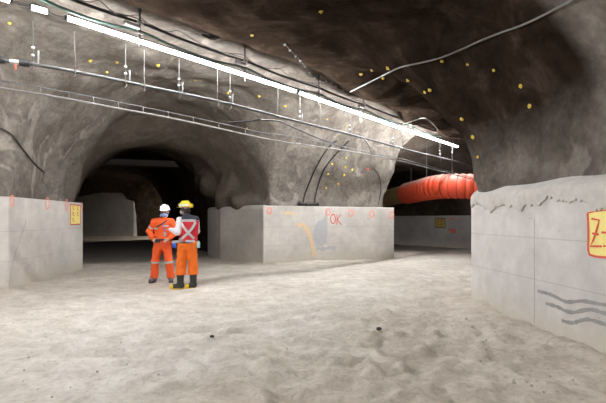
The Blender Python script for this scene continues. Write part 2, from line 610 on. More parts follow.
def floor_z(x, y):
    x = np.asarray(x, float); y = np.asarray(y, float)
    z0 = np.zeros_like(x)
    # direction of the wheel tracks that sweep towards the right-hand tunnel
    s = x * .57 + y * .82
    o = -x * .82 + y * .57 + .035 * s * s * .15
    lane = np.exp(-((o - 5.0) / 2.0) ** 2)
    rough = 1 - .75 * lane
    near = sst(13, 7, y)
    z = .022 * vnoise(x, y, z0, .7, 11) + rough * (.022 * vnoise(x, y, z0, 2.3, 12) + near * (.017 * vnoise(x, y, z0, 5.5, 13) + .009 * vnoise(x, y, z0, 12, 14)))
    clod = np.clip(vnoise(x, y, z0, 6.0, 15) - .12, 0, 1) + .6 * np.clip(vnoise(x, y, z0, 11, 17) - .1, 0, 1)
    zone = np.exp(-(((x - 1.3) / 1.5) ** 2 + ((y - 6.0) / 2.4) ** 2)) + .6 * np.exp(-(((x + .6) / 1.6) ** 2 + ((y - 4.6) / 1.2) ** 2))
    z += .085 * clod * np.clip(zone, 0, 1) + .022 * clod * sst(11, 6, y) * rough
    # wheel ruts
    for pts, dep, w, tread in RUTS:
        od, sd = poly_dist(pts, x, y)
        z -= dep * np.exp(-(od / w) ** 2) * (1 + tread * np.sin(sd * 2 * np.pi / .17 + np.abs(od) * 24))
        z += dep * .7 * np.exp(-((np.abs(od) - w * 1.75) / (w * .6)) ** 2)
    # muck banked along the foot of the walls
    d = plan(x, y)[0]
    z += .11 * np.exp(-np.clip(d - .25, 0, None) / .35) * (.5 + .5 * vnoise(x, y, z0, 1.4, 16))
    return z


def fz(x, y):
    return float(floor_z(np.array([x]), np.array([y]))[0])


def build_floor():
    xs = np.concatenate([np.arange(-21.4, -9, .6), np.arange(-9, 5, .055), np.arange(5, 13.5, .3)])
    ys = np.concatenate([np.arange(-11.2, 2.2, .5), 2.2 * (1.0092 ** np.arange(0, 210))])
    ys = np.append(ys[ys < 20], np.arange(20, 37.8, .3))
    X, Y = np.meshgrid(xs, ys, indexing='ij')
    Z = floor_z(X, Y)
    V = np.stack([X, Y, Z], -1).reshape(-1, 3)
    nx, ny = X.shape
    I = np.arange(nx * ny).reshape(nx, ny)
    Q = np.stack([I[:-1, :-1], I[1:, :-1], I[1:, 1:], I[:-1, 1:]], -1).reshape(-1, 4)
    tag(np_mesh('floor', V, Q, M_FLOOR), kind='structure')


build_floor()

# ---------------------------------------------------------------- cast concrete walls
def concrete(name, poly, top, mat, bevel=.03):
    mb = MB().prism(poly, -.25, top)
    return tag(mb.build(name, mat, smooth=False, bevel=bevel), kind='structure')


LW = ((-6.13, 8.96), (-6.45, 12.6))         # face of the left wall
CW = ((-1.3, 14.0), (3.5, 16.5))            # face of the centre wall
RW = ((2.93, 7.5), (3.17, 4.5))             # face of the right wall
FW = ((8.9, 20.6), (7.5, 22.2)); FW2 = ((7.5, 22.2), (5.6, 25.2))
wall_left = concrete('wall_left', [(-6.13, 8.96), (-6.45, 12.6), (-7.4, 13.9), (-8.2, 12.5), (-12, 4.5), (-9.6, 4.9)], 1.97, M_CONC)
wall_center = concrete('wall_center', [(-1.3, 14.0), (3.5, 16.5), (3.1, 17.3), (-.6, 15.3), (-1.05, 14.9)], 1.94, M_CONC)
wall_nose = concrete('wall_center_nose', [(-1.28, 14.15), (-1.0, 14.9), (-3.3, 18.6), (-3.95, 17.7), (-3.05, 15.9)], 1.97, M_CONC_N, .12)
wall_right = concrete('wall_right', [(2.93, 7.5), (3.17, 4.5), (3.47, 0), (4.15, -10), (4.6, -10), (4.4, 0), (4.4, 8.2), (6.5, 11.2), (6.3, 11.4)], 1.91, M_CONC_R)
wall_far = concrete('wall_far_right', [(8.9, 20.6), (7.5, 22.2), (5.6, 25.2), (4.6, 27.3), (5.2, 27.6), (7.9, 23.2), (9.3, 21.2)], 1.68, M_CONC_D)
wall_end = concrete('wall_far_left', [(-20.5, 36.1), (-14.2, 36.1), (-14.0, 36.5), (-14.0, 37.4), (-20.5, 37.4)], 3.7, M_CONC_D)


def skirt():
    """ragged shotcrete hanging over the top of the right-hand wall"""
    mb = MB()
    n = 150
    front, vs, fs = [], [], []
    rnd = random.Random(3)
    for i in range(n + 1):
        t = i / n
        Y = 7.45 - t * 4.6
        x = 2.93 + (7.5 - Y) * .08
        bot = 1.70 - .14 * float(vnoise(np.array([Y]), np.array([0.]), np.array([0.]), 2.2, 21)[0]) - .06 * float(vnoise(np.array([Y]), np.array([3.]), np.array([0.]), 9, 22)[0]) + rnd.uniform(-.028, .028)
        th = .032 + .02 * float(vnoise(np.array([Y]), np.array([7.]), np.array([0.]), 4, 23)[0])
        tp = .07 * float(vnoise(np.array([Y]), np.array([11.]), np.array([0.]), 1.7, 24)[0])
        for z, o in ((2.03 + tp * .6, -.16), (1.95 + tp * .6, -.03), (1.89, th * .8), ((1.89 + bot) / 2, th), (bot, .022), (bot + .02, -.03), (2.0, -.2)):
            vs.append((x - o, Y, z))
    for i in range(n):
        for k in range(6):
            a = i * 7 + k
            fs.append((a, a + 1, a + 8, a + 7))
    mb.add(vs, fs)
    return mb.build('shotcrete_skirt', M_SKIRT, wall_right)


skirt()


# ---------------------------------------------------------------- paint on walls
def wall_pt(px, py, w, eps=.006):
    (ax, ay), (bx, by) = w
    k = (px - CX) / F
    ex, ey = bx - ax, by - ay
    t = (k * ay - ax) / (ex - k * ey)
    Y = ay + ey * t
    p = P(px, py, Y)
    n = Vector((ey, -ex, 0)).normalized()
    if n.dot(Vector((-p.x, -p.y, 0))) < 0: n = -n
    return p + n * eps, n


def stroke(mb, pts, w, width, closed=False, eps=.006, curve=True, th=.004, var=0):
    q = [wall_pt(x, y, w, eps) for x, y in pts]
    n = q[0][1]
    path = [a[0] for a in q]
    if closed: path.append(path[0])
    if curve and len(path) > 2: path = smooth_path(path, 5)
    vs, fs = [], []
    for i, p in enumerate(path):
        a = path[max(i - 1, 0)]; b = path[min(i + 1, len(path) - 1)]
        if closed and i in (0, len(path) - 1): a, b = path[-2], path[1]
        t = (b - a).normalized()
        s = t.cross(n).normalized() * width / 2 * (1 + var * random.uniform(-1, 1))
        vs += [p - s, p + s, p + s - n * th, p - s - n * th]
    for i in range(len(path) - 1):
        for k in range(4):
            fs.append((i * 4 + k, i * 4 + (k + 1) % 4, i * 4 + 4 + (k + 1) % 4, i * 4 + 4 + k))
    fs += [(0, 3, 2, 1), tuple(len(vs) - 4 + k for k in range(4))]
    mb.add(vs, fs)


def patch(mb, pts, w, eps=.004, th=.003):
    q = [wall_pt(x, y, w, eps) for x, y in pts]
    n = q[0][1]; m = len(q)
    vs = [a[0] for a in q] + [a[0] - n * th for a in q]
    mb.add(vs, [tuple(range(m)), tuple(range(m, 2 * m))[::-1]] + [(i, (i + 1) % m, m + (i + 1) % m, m + i) for i in range(m)])


def ring(px, py, rx, ry, w, width, parent):
    mb = MB()
    stroke(mb, [(px + rx * math.cos(a) + random.uniform(-.3, .3), py + ry * math.sin(a)) for a in [k * math.pi / 4 for k in range(8)]], w, width, True)
    mb.build('spray_circle', M_PINK, parent)


for px, py in ((269.5, 211), (328, 212), (351, 213.2), (372, 214.2), (391.5, 215)):
    ring(px, py, 2.3, 3.3, CW, .035, wall_center)
mb = MB()
stroke(mb, [(332.5, 214.2), (330.8, 217), (330.9, 221), (332.8, 223.6), (335, 221.5), (335.3, 217.5), (334.2, 214.8)], CW, .030, True)
stroke(mb, [(337, 214.5), (337, 219), (336.8, 224.5)], CW, .030)
stroke(mb, [(340.6, 214.6), (337.2, 219.6), (341.2, 224.8)], CW, .030, curve=False)
mb.build('painted_letters', M_SIGNR, wall_center)
mb = MB(); stroke(mb, [(297.5, 227), (300, 225), (304, 226), (308, 232), (310.5, 239), (312.5, 247), (314, 256)], CW, .15, var=.12)
mb.build('ochre_streak', M_OCHRE, wall_center)
mb = MB(); stroke(mb, [(285, 214), (290, 212.5), (296, 215)], CW, .10, var=.2)
mb.build('ochre_streak', M_OCHRE, wall_center)
mb = MB(); patch(mb, [(313.5, 233), (315, 226), (318, 221), (323, 219.5), (325, 216), (325.3, 209.5), (327.3, 209), (327.4, 217), (326.6, 224), (327.3, 234), (326, 243), (321, 246.5), (316, 244)], CW)
mb.build('mortar_patch', M_PATCH, wall_center)
mb = MB(); stroke(mb, [(317, 247.5), (323, 249), (330, 247.5), (336, 248.5)], CW, .13, var=.6, eps=.003)
mb.build('grey_smear', M_PATCH, wall_center)
for px, py in ((12, 201), (47.3, 203.5), (66.5, 205)):
    ring(px, py, 1.9 if px < 60 else 1.1, 5.6, LW, .026, wall_left)
mb = MB(); stroke(mb, [(81.8, 202.5), (81.5, 206), (82, 211)], LW, .03); mb.build('spray_mark', M_PINK, wall_left)
mb = MB(); stroke(mb, [(26, 220), (24, 228), (21, 236), (13, 262), (9, 285)], LW, .012, eps=.002)
mb.build('wall_crack', M_STRIPE, wall_left)

# painted yellow sign on the left wall
mb = MB(); patch(mb, [(70.2, 204.3), (80.3, 205.6), (80.3, 224.2), (70.2, 224.6)], LW)
sg = mb.build('painted_sign', M_SIGNY, wall_left)
mb = MB()
stroke(mb, [(70.3, 204.4), (80.2, 205.7), (80.2, 224.1), (70.3, 224.5)], LW, .035, True, .010, curve=False)
for (x0, y0) in ((72.2, 208.2), (76.6, 208.6), (72.2, 214.2), (76.6, 214.2), (72.2, 220.2)):
    stroke(mb, [(x0, y0 - 1.6), (x0 + 1.7, y0 - 1.5), (x0 + .3, y0 + .3), (x0 + 1.9, y0 + 1.7)], LW, .022, eps=.009, curve=False)
mb.build('sign_lettering', M_SIGNR, sg)

# painted yellow sign on the right wall
mb = MB(); patch(mb, [(588, 212), (596, 209.8), (606, 209.4), (640, 208.6), (641, 262), (606, 257.5), (594, 256.2), (589, 253)], RW)
sg = mb.build('painted_sign', M_SIGNY, wall_right)
mb = MB()
stroke(mb, [(588.2, 213), (589, 230), (588.8, 250), (590, 254.5), (596, 256.4), (606, 257.4), (640, 261.6)], RW, .024, eps=.010, curve=False)
stroke(mb, [(588.2, 213), (594, 211.6), (606, 210.2), (640, 208.6), (640.5, 261.6)], RW, .014, eps=.010, curve=False)
stroke(mb, [(592.2, 218.6), (600, 220.2), (597.5, 229), (594, 240), (591, 246.2), (602.5, 246.3)], RW, .022, eps=.011, curve=False)
stroke(mb, [(593, 233.3), (599.5, 234.6)], RW, .022, eps=.012)
stroke(mb, [(602.2, 232.4), (612, 233)], RW, .022, eps=.011)
stroke(mb, [(604, 246), (612, 246.6)], RW, .018, eps=.011)
stroke(mb, [(614, 219.5), (632, 219.5)], RW, .022, eps=.011)
stroke(mb, [(623, 219.5), (623, 248)], RW, .022, eps=.012)
mb.build('sign_lettering', M_RED, sg)
for pts in ([(538, 291), (546, 293), (553, 295.5), (562, 300), (568, 302), (576, 301.5), (583, 301), (592, 302.5), (606, 305), (640, 309)],
            [(546, 303.5), (552, 305), (558, 307), (566, 311), (573, 312.5), (581, 311), (590, 309.5), (598, 311), (606, 313.5), (640, 318)],
            [(562, 320.5), (569, 322.5), (575, 322.5), (581, 320.5), (588, 319.5), (597, 321.5), (606, 324.5), (640, 331)]):
    mb = MB(); stroke(mb, pts, RW, .042, var=.25); mb.build('dark_smear', M_STRIPE, wall_right)
mb = MB(); stroke(mb, [(528, 218), (534.5, 219), (534.5, 300), (534.5, 332)], RW, .007, eps=.002, curve=False)
mb.build('casting_joint', M_STRIPE, wall_right)

# board and marks on the far right wall
mb = MB(); patch(mb, [(435, 217.8), (445.6, 218.3), (445.6, 228), (435, 227.5)], FW2)
sg = mb.build('painted_sign', M_SIGND, wall_far)
mb = MB(); stroke(mb, [(435.2, 218), (445.4, 218.5), (445.4, 227.8), (435.2, 227.3)], FW2, .05, True, .012, curve=False)
for (x0, y0) in ((437, 221), (440.6, 221.2), (437, 225), (440.6, 225.2)):
    stroke(mb, [(x0, y0 - .9), (x0 + 2.2, y0 - .8)], FW2, .03, eps=.012)
    stroke(mb, [(x0 + .2, y0 + .7), (x0 + 2.4, y0 + .8)], FW2, .03, eps=.012)
mb.build('sign_lettering', M_DARKST, sg)
mb = MB(); stroke(mb, [(449, 229.3), (451, 230.5), (453, 230), (456, 231.5)], FW, .09, var=.3)
stroke(mb, [(451, 232), (456, 232.6)], FW, .06)
stroke(mb, [(451, 217.5), (455, 220.5)], FW, .035); stroke(mb, [(455, 217.5), (451.5, 220)], FW, .035)
mb.build('red_paint_mark', M_RED, wall_far)

# ---------------------------------------------------------------- lamp run
LZ = 4.5
LN = [(-3.94, 6.03), (-3.55, 6.39), (-.14, 10.16), (3.06, 14.0), (6.45, 17.9)]
LD = Vector((.664, .748, 0))


def lamp(a, b, label, tail=True):
    a = Vector((a[0], a[1], LZ)); b = Vector((b[0], b[1], LZ))
    c = (a + b) / 2
    t = (b - a).normalized()
    e = empty('strip_light', (c.x, c.y, LZ), label, 'strip light', 'strip lights along the roof')
    L = (b - a).length
    cap = min(.035, L * .1)
    MB().tube([a + t * cap, b - t * cap], .027, 10).build('diffuser', M_LAMP, e)
    m = MB()
    s = t.cross(Vector((0, 0, 1)))
    R = Matrix((t, s, Vector((0, 0, 1)))).transposed()
    m.box(c + Vector((0, 0, .045)), (L - 2 * cap, .06, .028), R)
    m.build('housing', M_STEEL, e, smooth=False)
    for q in (a, b):
        d = t * cap * (1 if q is a else -1)
        MB().tube([q, q + d], .036, 10).build('end_cap', M_STEEL, e)
    return e


lamp((-8.6, .78), (-4.02, 5.94), 'long white strip light running out past the top left corner')
lamp((-3.87, 6.08), (-3.70, 6.25), 'short bright strip light piece near the top left corner')
lamp((-3.55, 6.40), (-.16, 10.14), 'long white strip light crossing above the two workers')
lamp((-.12, 10.19), (3.05, 13.98), 'middle white strip light above the concrete wall with red OK')
lamp((3.08, 14.02), (6.42, 17.87), 'farthest white strip light ending above the orange duct')
# short cord loops between the first lamps
for (a, b, lab) in (((-4.02, 5.94), (-3.87, 6.08), 'short pale connector joining the strip lights at the top left edge'),
                    ((-3.70, 6.25), (-3.55, 6.40), 'short pale connector right of the short strip light piece')):
    a = Vector((*a, LZ)); b = Vector((*b, LZ)); m = (a + b) / 2 + Vector((0, 0, -.012))
    o = MB().tube([a, m, b], .014, 6).build('lamp_connector', M_WHITE, base=m)
    tag(o, lab, 'connector', 'connectors between strip lights')


def lamp_xy(px):
    """point of the lamp line under a pixel column"""
    k = (px - CX) / F
    a, b = Vector(LN[1]), Vector(LN[4])
    d = b - a
    t = (k * a.y - a.x) / (d.x - k * d.y)
    return a + d * t


# unseen lamps: fill added behind the viewer, and one far down the left tunnel
M_LAMPF = emissive('work_lamp_diffuser', (1.0, .93, .82), 200)


def plain_lamp(a, b, label, mat=None):
    a, b = Vector(a), Vector(b)
    c = (a + b) / 2
    e = empty('strip_light', c, label, 'strip light')
    MB().tube([a, b], .035, 10).build('diffuser', mat or M_LAMP, e)
    t = (b - a).normalized(); s = t.cross(Vector((0, 0, 1))); R = Matrix((t, s, Vector((0, 0, 1)))).transposed()
    MB().box(c + Vector((0, 0, .045)), ((b - a).length, .15, .03), R).build('housing', M_STEEL, e, smooth=False)


plain_lamp((-.5, -.8, 3.75), (-.2, -5.6, 3.75), 'unseen white strip light added as fill on the roof behind the viewer')
plain_lamp((-1.9, -3.2, 3.3), (-1.6, -8.0, 3.3), 'unseen lower strip light added as fill on the left side behind the viewer')
plain_lamp((-8.4, 34.3, 3.2), (-5.4, 34.4, 3.2), 'strip light at the far end of the dark left tunnel', M_LAMPF)

# ---------------------------------------------------------------- hangers that carry lamp and cables
def cable_hanger(px, label, box=True):
    q = lamp_xy(px)
    base = Vector((q.x, q.y, LZ))
    top = up_to_roof(base + Vector((0, 0, .1)))
    e = empty('cable_hanger', (q.x, q.y, top), label, 'cable hanger', 'hangers along the strip lights')
    side = Vector((LD.y, -LD.x, 0)) * .06
    MB().tube([base + side + Vector((0, 0, -.12)), base + side + Vector((0, 0, top - LZ + .05))], .014, 8).build('rod', M_DARKST, e)
    m = MB()
    m.box(base + side + Vector((0, 0, top - LZ - .02)), (.14, .14, .015))
    m.tube([base + side + Vector((0, 0, top - LZ - .10)), base + side + Vector((0, 0, top - LZ - .02))], .03, 8)
    m.build('roof_plate', M_STEEL, e)
    for dz in (.13, .30):
        MB().tube([base + side + Vector((0, 0, dz)) - LD * .06, base + side + Vector((0, 0, dz)) + LD * .06], .026, 8).build('clamp', M_WHITE, e)
    if box:
        c = base + side * 1.6 + Vector((0, 0, .2)) - LD * .12
        MB().tube([c - LD * .16, c - LD * .14, c + LD * .08, c + LD * .1], [.03, .042, .042, .03], 10).build('junction_box', M_WHITE, e)


cable_hanger(138, 'hanger rod with white junction box, nearest of those along the lamps')
cable_hanger(243, 'hanger rod with white junction box, above the two workers')
cable_hanger(317, 'hanger rod without a box, where the bare wire and beaded line end', False)
cable_hanger(362, 'hanger rod with white box beside the end of the white roof cable', True)
cable_hanger(409, 'farthest hanger rod of the lamp run, above the orange duct', True)


# ---------------------------------------------------------------- cables along the lamp run
def cable(name, pts, r, mat, label, cat='cable', group=None, n=6, segs=6):
    path = smooth_path(pts, segs)
    o = MB().tube(path, r, n).build(name, mat, base=path[len(path) // 2])
    return tag(o, label, cat, group)


def lz(px, z, off=0.0):
    q = lamp_xy(px)
    # keep the picture column while moving sideways off the lamp line
    s = Vector((LD.y, -LD.x)) * off
    return Vector((q.x + s.x, q.y + s.y, z))


def sagged(px_list, z, sag, off=0.0, nmid=3):
    pts = []
    for i in range(len(px_list) - 1):
        A, B = lz(px_list[i], z, off), lz(px_list[i + 1], z, off)
        for k in range(nmid + 1):
            t = k / (nmid + 1)
            p = A.lerp(B, t); p.z -= sag * 4 * t * (1 - t)
            pts.append(p)
    pts.append(lz(px_list[-1], z, off))
    return pts


HX = [40, 138, 243, 317, 362, 409, 440]
cable('power_cable', sagged([20] + HX[1:], 4.80, .03, .06), .020, M_BLACK, 'thick black cable running above the strip lights')
cable('power_cable', sagged([20] + HX[1:], 4.66, .07, .05), .022, M_GREEN, 'green cable sagging between hangers just above the strip lights')
cable('signal_wire', sagged([30] + HX[1:], 4.93, .06, -.10), .008, M_BLACK, 'thin black wire looping along the roof above the cables')
cable('signal_wire', sagged([60, 100, 138, 180, 243, 280, 317], 4.95, .10, -.02), .007, M_DARKST, 'thin dark wire hanging in loops beside the brown roof')


def roof_line(pix, inset=.03):
    q = smooth_path([(x, y, 0) for x, y in pix], 5)
    ys = [hit(v.x, v.y, inset).y for v in q]
    # where the rock steps back behind a nearer bulge the line hangs free across the step
    for i in range(1, len(ys)): ys[i] = min(ys[i], ys[i - 1] + .22)
    for i in range(len(ys) - 2, -1, -1): ys[i] = min(ys[i], ys[i + 1] + .22)
    return [P(v.x, v.y, y) for v, y in zip(q, ys)]


cable('roof_cable', roof_line([(350, 92), (362, 86), (380, 77), (400, 67.5), (420, 63), (440, 58), (460, 50), (480, 41), (500, 33), (520, 26), (540, 17), (557, 8), (572, 0), (585, -10)], .06), .013,
      M_PALEC, 'white cable snaking up the brown roof to the top right', segs=1)
cable('roof_wire', roof_line([(397, 126), (410, 122), (424, 118), (432, 123), (438, 130)]), .014, M_PALEC, 'short pale wire bent over the roof near the far lamp end', segs=1)

# beaded line on the brown roof
pts = roof_line([(285, 44), (294, 54), (302, 62), (310, 72), (318, 80), (328, 81), (336, 86), (346, 92)], .05)
path = pts
e = empty('beaded_line', path[len(path) // 2], 'thin line with white beads hanging on the brown roof', 'beaded line')
MB().tube(path, .008, 6).build('cord', M_DARKST, e)
for i in range(0, len(path), 3):
    MB().ball(path[i] + Vector((0, 0, -.01)), .026, 8).build('bead', M_WHITE, e)

# dark arrow-like bracket on the roof
c = hit(213, 35, .1)
e = empty('roof_bracket', c, 'dark winged steel bracket fixed to the brown roof above the lamps', 'bracket')
m = MB(); m.box(c, (.10, .10, .16)); m.build('post', M_DARKST, e, smooth=False, bevel=.01)
for sx in (-1, 1):
    MB().tube([c + Vector((sx * .05, 0, -.06)), c + Vector((sx * .28, .05, .05))], [.028, .012], 8).build('arm', M_DARKST, e)
    MB().tube([c + Vector((sx * .05, 0, .07)), c + Vector((sx * .28, .05, .05))], [.02, .012], 8).build('arm', M_DARKST, e)

# ---------------------------------------------------------------- water pipe on hangers
PZS = 3.9
pp = [PZ(x, y, PZS) for x, y in ((-40, 56), (0, 60), (50, 67), (100, 76.5), (155, 88), (230, 104), (300, 122), (360, 137), (420, 153), (455, 161))]
pp += [P(475, 168, 18.6)]
pipe_path = smooth_path(pp, 6)
water = empty('water_pipe', pp[5], 'grey steel pipe hung on rods below the roof lamps', 'pipe')
MB().tube(pipe_path, .028, 10).build('pipe', M_PIPE, water)


def on_path(path, px):
    best = min(range(len(path) - 1), key=lambda i: abs((path[i].x / path[i].y * F + CX) - px))
    a, b = path[best], path[best + 1]
    return a, (b - a).normalized()


for px in (3, 24):
    a, t = on_path(pipe_path, px)
    m = MB(); m.tube([a - t * .07, a - t * .065, a + t * .065, a + t * .07], [.036, .052, .052, .036], 12)
    m.tube([a - t * .02, a + t * .02], .06, 12)
    tag(m.build('coupling', M_BLACK, water), 'black pipe coupling')
a, t = on_path(pipe_path, 13)
tag(MB().tube([a - t * .08, a + t * .08], .034, 10).build('sleeve', M_WHITE, water), 'white sleeve between the couplings')
a, t = on_path(pipe_path, 15)
tag(MB().box(a + Vector((0, -.01, -.075)), (.026, .006, .09)).build('tag', M_RED, water, smooth=False), 'small red tag')
for i, px in enumerate((33, 73, 128, 145, 175, 218, 231, 275, 303, 321, 346, 362, 388, 407, 440)):
    a, t = on_path(pipe_path, px)
    top = up_to_roof(a + Vector((0, 0, .05)))
    top = min(top, a.z + .62)
    s = t.cross(Vector((0, 0, 1)))
    m = MB(); m.tube([a + Vector((0, 0, .02)) , a + Vector((0, 0, top - a.z + .04))], .008, 8)
    m.tube([a - t * .015, a + t * .015], .036, 10)
    m.tube(smooth_path([a + s * .03 + Vector((0, 0, .0)), a + s * .045 + Vector((0, 0, -.08)), a + s * .05 - t * .03 + Vector((0, 0, -.12))], 4), .008, 6)
    hg = m.build('hanger', M_DARKST if i % 3 == 1 else M_ROD, water)
    if i % 2 == 0:
        for dz in (.14, .26):
            if top - a.z > dz:
                tag(MB().ball(a + Vector((0, 0, dz)), .028, 8, (1, 1, .8)).build('insulator', M_WHITE, hg), 'white knob')
        q = a + t * .07
        MB().tube([q + Vector((0, 0, .03)), q + Vector((0, 0, .22))], [.012, .02], 8).build('hook', M_STEEL, hg)

# ---------------------------------------------------------------- cable slung from a messenger wire
ZM = 3.55
low = [PZ(x, y, ZM) for x, y in ((-40, 81), (0, 88), (60, 97.5), (110, 107), (160, 116), (210, 126.5), (260, 137.5), (290, 143), (320, 147))]
low += [P(360, 153, 13.3), P(400, 161, 14.6), P(440, 171, 15.7), P(480, 181, 16.3)]
upp = [PZ(x, y, ZM + .13) for x, y in ((-40, 74), (0, 80.5), (60, 91), (110, 100.5), (160, 110.5), (210, 121), (260, 132), (290, 136), (320, 142))]
upp += [P(360, 150, 13.3), P(400, 158.5, 14.6), P(440, 169, 15.7), P(480, 179.5, 16.3)]
lp, up = smooth_path(low, 6), smooth_path(upp, 6)
sl = empty('slung_cable', lp[30], 'pale cable slung under a thin wire below the grey pipe', 'cable')
MB().tube(lp, .020, 8).build('cable', M_PALEC, sl)
MB().tube(up, .010, 6).build('messenger_wire', M_STEEL, sl)
for i in range(1, len(lp), 3):
    j = min(range(len(up)), key=lambda k: (up[k].xy - lp[i].xy).length)
    MB().tube([lp[i] - Vector((0, 0, .02)), up[j] + Vector((0, 0, .012))], .008, 6).build('clip', M_STEEL, sl)

cable('power_cable', [PZ(228, 122, 3.72), PZ(245, 121.5, 3.72), PZ(262, 120, 3.72), PZ(280, 121.5, 3.72), PZ(297, 129, 3.7), PZ(318, 138, 3.7), PZ(345, 148, 3.6)], .018, M_BLACK,
      'black cable arching beneath the grey pipe near the centre pillar')
pth = [P(364, 138, 12.6), P(368, 144, 12.6), P(371, 152, 12.7), P(370.5, 160, 12.7), P(368, 168, 12.7)]
e = empty('dangling_cable', pth[2], 'short pale cable dangling from the pipe with a red plug', 'cable')
MB().tube(smooth_path(pth, 5), .015, 8).build('cable', M_PALEC, e)
tag(MB().tube([pth[-1], pth[-1] + Vector((-.01, 0, -.07))], [.03, .022], 8).build('plug', M_RED, e), 'red plug')

# hoses looping down the pillar above the centre wall
hp = roof_line([(337, 141), (330, 146), (322, 157), (315, 170), (309, 184), (304.5, 196), (303.5, 203)], .05)
hq = roof_line([(349, 141), (341, 149), (331, 160), (323, 172), (318, 186), (315.5, 197), (315, 203)], .05)
cable('hose', hp, .028, M_BLACK, 'left of two dark hoses running down the pillar above the grey mortar patch', 'hose')
cable('hose', hq, .028, M_BLACK, 'right of two dark hoses running down the pillar above the grey mortar patch', 'hose')
bar = [hit(299, 203, .10), hit(306, 204, .12), hit(318, 204, .10)]
e = empty('hose_manifold', bar[1], 'short dark fitting lying where the two hoses meet the concrete wall', 'fitting')
MB().tube(bar, .045, 10).build('body', M_DARKST, e)
for q in bar:
    MB().tube([q + Vector((-.03, 0, 0)), q + Vector((.03, 0, 0))], .062, 10).build('collar', M_BLACK, e)
cable('hose', roof_line([(374, 168), (379, 176), (381, 190), (378, 205)], .04), .016, M_BLACK, 'thin dark line on the right edge of the centre pillar', 'hose')
cable('hose', roof_line([(0, 128), (12, 135), (22, 148), (34, 163), (44, 172)], .03), .018, M_BLACK, 'thin dark line on the rock above the left concrete wall', 'hose')

# ---------------------------------------------------------------- rock bolts
def bolt_proto():
    m = MB()
    m.lathe([(.095, -.02), (.10, .0), (.085, .012), (.05, .022), (.045, .03)], n=8)
    m.lathe([(.03, .03), (.032, .065), (.018, .07)], n=6)
    return m.build('rock_bolt', M_YELLOW)


bolts = [
    ('yellow painted rock bolt plate on the pale roof below the strip lights', 'bolt plates on the pale roof',
     [(9.5, 23), (117, 62), (158, 65), (195, 80), (228, 93), (259, 96), (285, 106), (327, 119), (347, 126), (107, 72), (90, 60.5)]),
    ('yellow painted rock bolt plate on the brown roof beyond the strip lights', 'bolt plates on the brown roof',
     [(252, 35), (321, 11), (361, 74), (372, 70), (383, 78), (388, 68), (408, 80), (425, 92), (430, 90), (442, 61), (468, 64), (494, 70), (521, 86), (530, 106), (462, 119), (473, 137), (478, 157)]),
    ('yellow painted rock bolt plate on the pillar above the centre concrete wall', 'bolt plates on the centre pillar',
     [(336, 154), (346, 158), (345, 167), (344, 175), (328, 174), (326, 188), (332, 164), (338, 184), (352, 170), (247, 128)]),
]
bp = None
for label, group, pix in bolts:
    for px, py in pix:
        p = hit(px, py); n = rnormal(p)
        o = bolt_proto() if bp is None else bp.copy()
        if bp is None: bp = o
        else: COL.objects.link(o)
        o.rotation_mode = 'QUATERNION'
        o.rotation_quaternion = Vector((0, 0, 1)).rotation_difference(n)
        o.location = p + n * .01
        s = min(.52, .034 * p.y + .15) * random.uniform(.7, 1.0)
        o.scale = (s, s, s)
        tag(o, label, 'rock bolt', group)

# ---------------------------------------------------------------- ventilation duct
cp = [P(362, 202, 29.0), P(380, 199.5, 25.6), P(398, 195.5, 22.4), P(418, 191, 20.0), P(436, 187.2, 18.4), P(452, 186.2, 17.7), P(475, 186.5, 17.3), P(505, 187, 17.1), (9.3, 17.7, 2.8), (11.4, 20.0, 2.8)]
dp = smooth_path(cp, 14)
duct = empty('ventilation_duct', dp[70], 'large ribbed orange ventilation duct hanging in the right-hand tunnel', 'ventilation duct')
k0 = 34
MB().tube(dp[:k0 + 1], [.45] * (k0 + 1), 24).build('canvas_sleeve', M_CANVAS, duct)
op = dp[k0:]
# resample evenly so that ribs are evenly spaced
L = [0]
for i in range(1, len(op)): L.append(L[-1] + (op[i] - op[i - 1]).length)


def along(s):
    for i in range(1, len(op)):
        if L[i] >= s:
            t = (s - L[i - 1]) / (L[i] - L[i - 1] + 1e-9)
            return op[i - 1].lerp(op[i], t)
    return op[-1]


pitch = .27
nr = int(L[-1] / pitch)
path, rad = [], []
for i in range(nr * 6 + 1):
    s = i * pitch / 6
    path.append(along(s)); rad.append(.475 + .04 * abs(math.sin(math.pi * i / 6)))
MB().tube(path, rad, 28).build('duct_sleeve', M_DUCT, duct)
for i in range(0, nr * 6 + 1, 6):
    t = (path[min(i + 1, len(path) - 1)] - path[max(i - 1, 0)]).normalized()
    MB().tube([path[i] - t * .018, path[i] + t * .018], .497, 28).build('rib', M_RIB, duct)
for i in (12, 48, 84, 110):
    if i < len(path):
        q = path[i]; top = up_to_roof(q + Vector((0, 0, .7)))
        MB().tube([q + Vector((0, 0, .52)), Vector((q.x, q.y, top + .05))], .012, 6).build('suspension_wire', M_STEEL, duct)

# ---------------------------------------------------------------- beam across the left tunnel
a, b = P(58, 160.5, 21.0), P(232, 166, 21.8)
t = (b - a).normalized(); s = t.cross(Vector((0, 0, 1))); R = Matrix((t, s, Vector((0, 0, 1)))).transposed()
c = (a + b) / 2; Lb = (b - a).length
beam = empty('roof_beam', c, 'long dark steel beam crossing high inside the left tunnel', 'beam')
MB().box(c, (Lb, .05, .36), R).build('web', simple('grey_steel_beam', (.42, .42, .43), .6, .1), beam, smooth=False)
for dz in (-.17, .17):
    MB().box(c + Vector((0, 0, dz)), (Lb, .26, .035), R).build('flange', M_DARKST, beam, smooth=False)

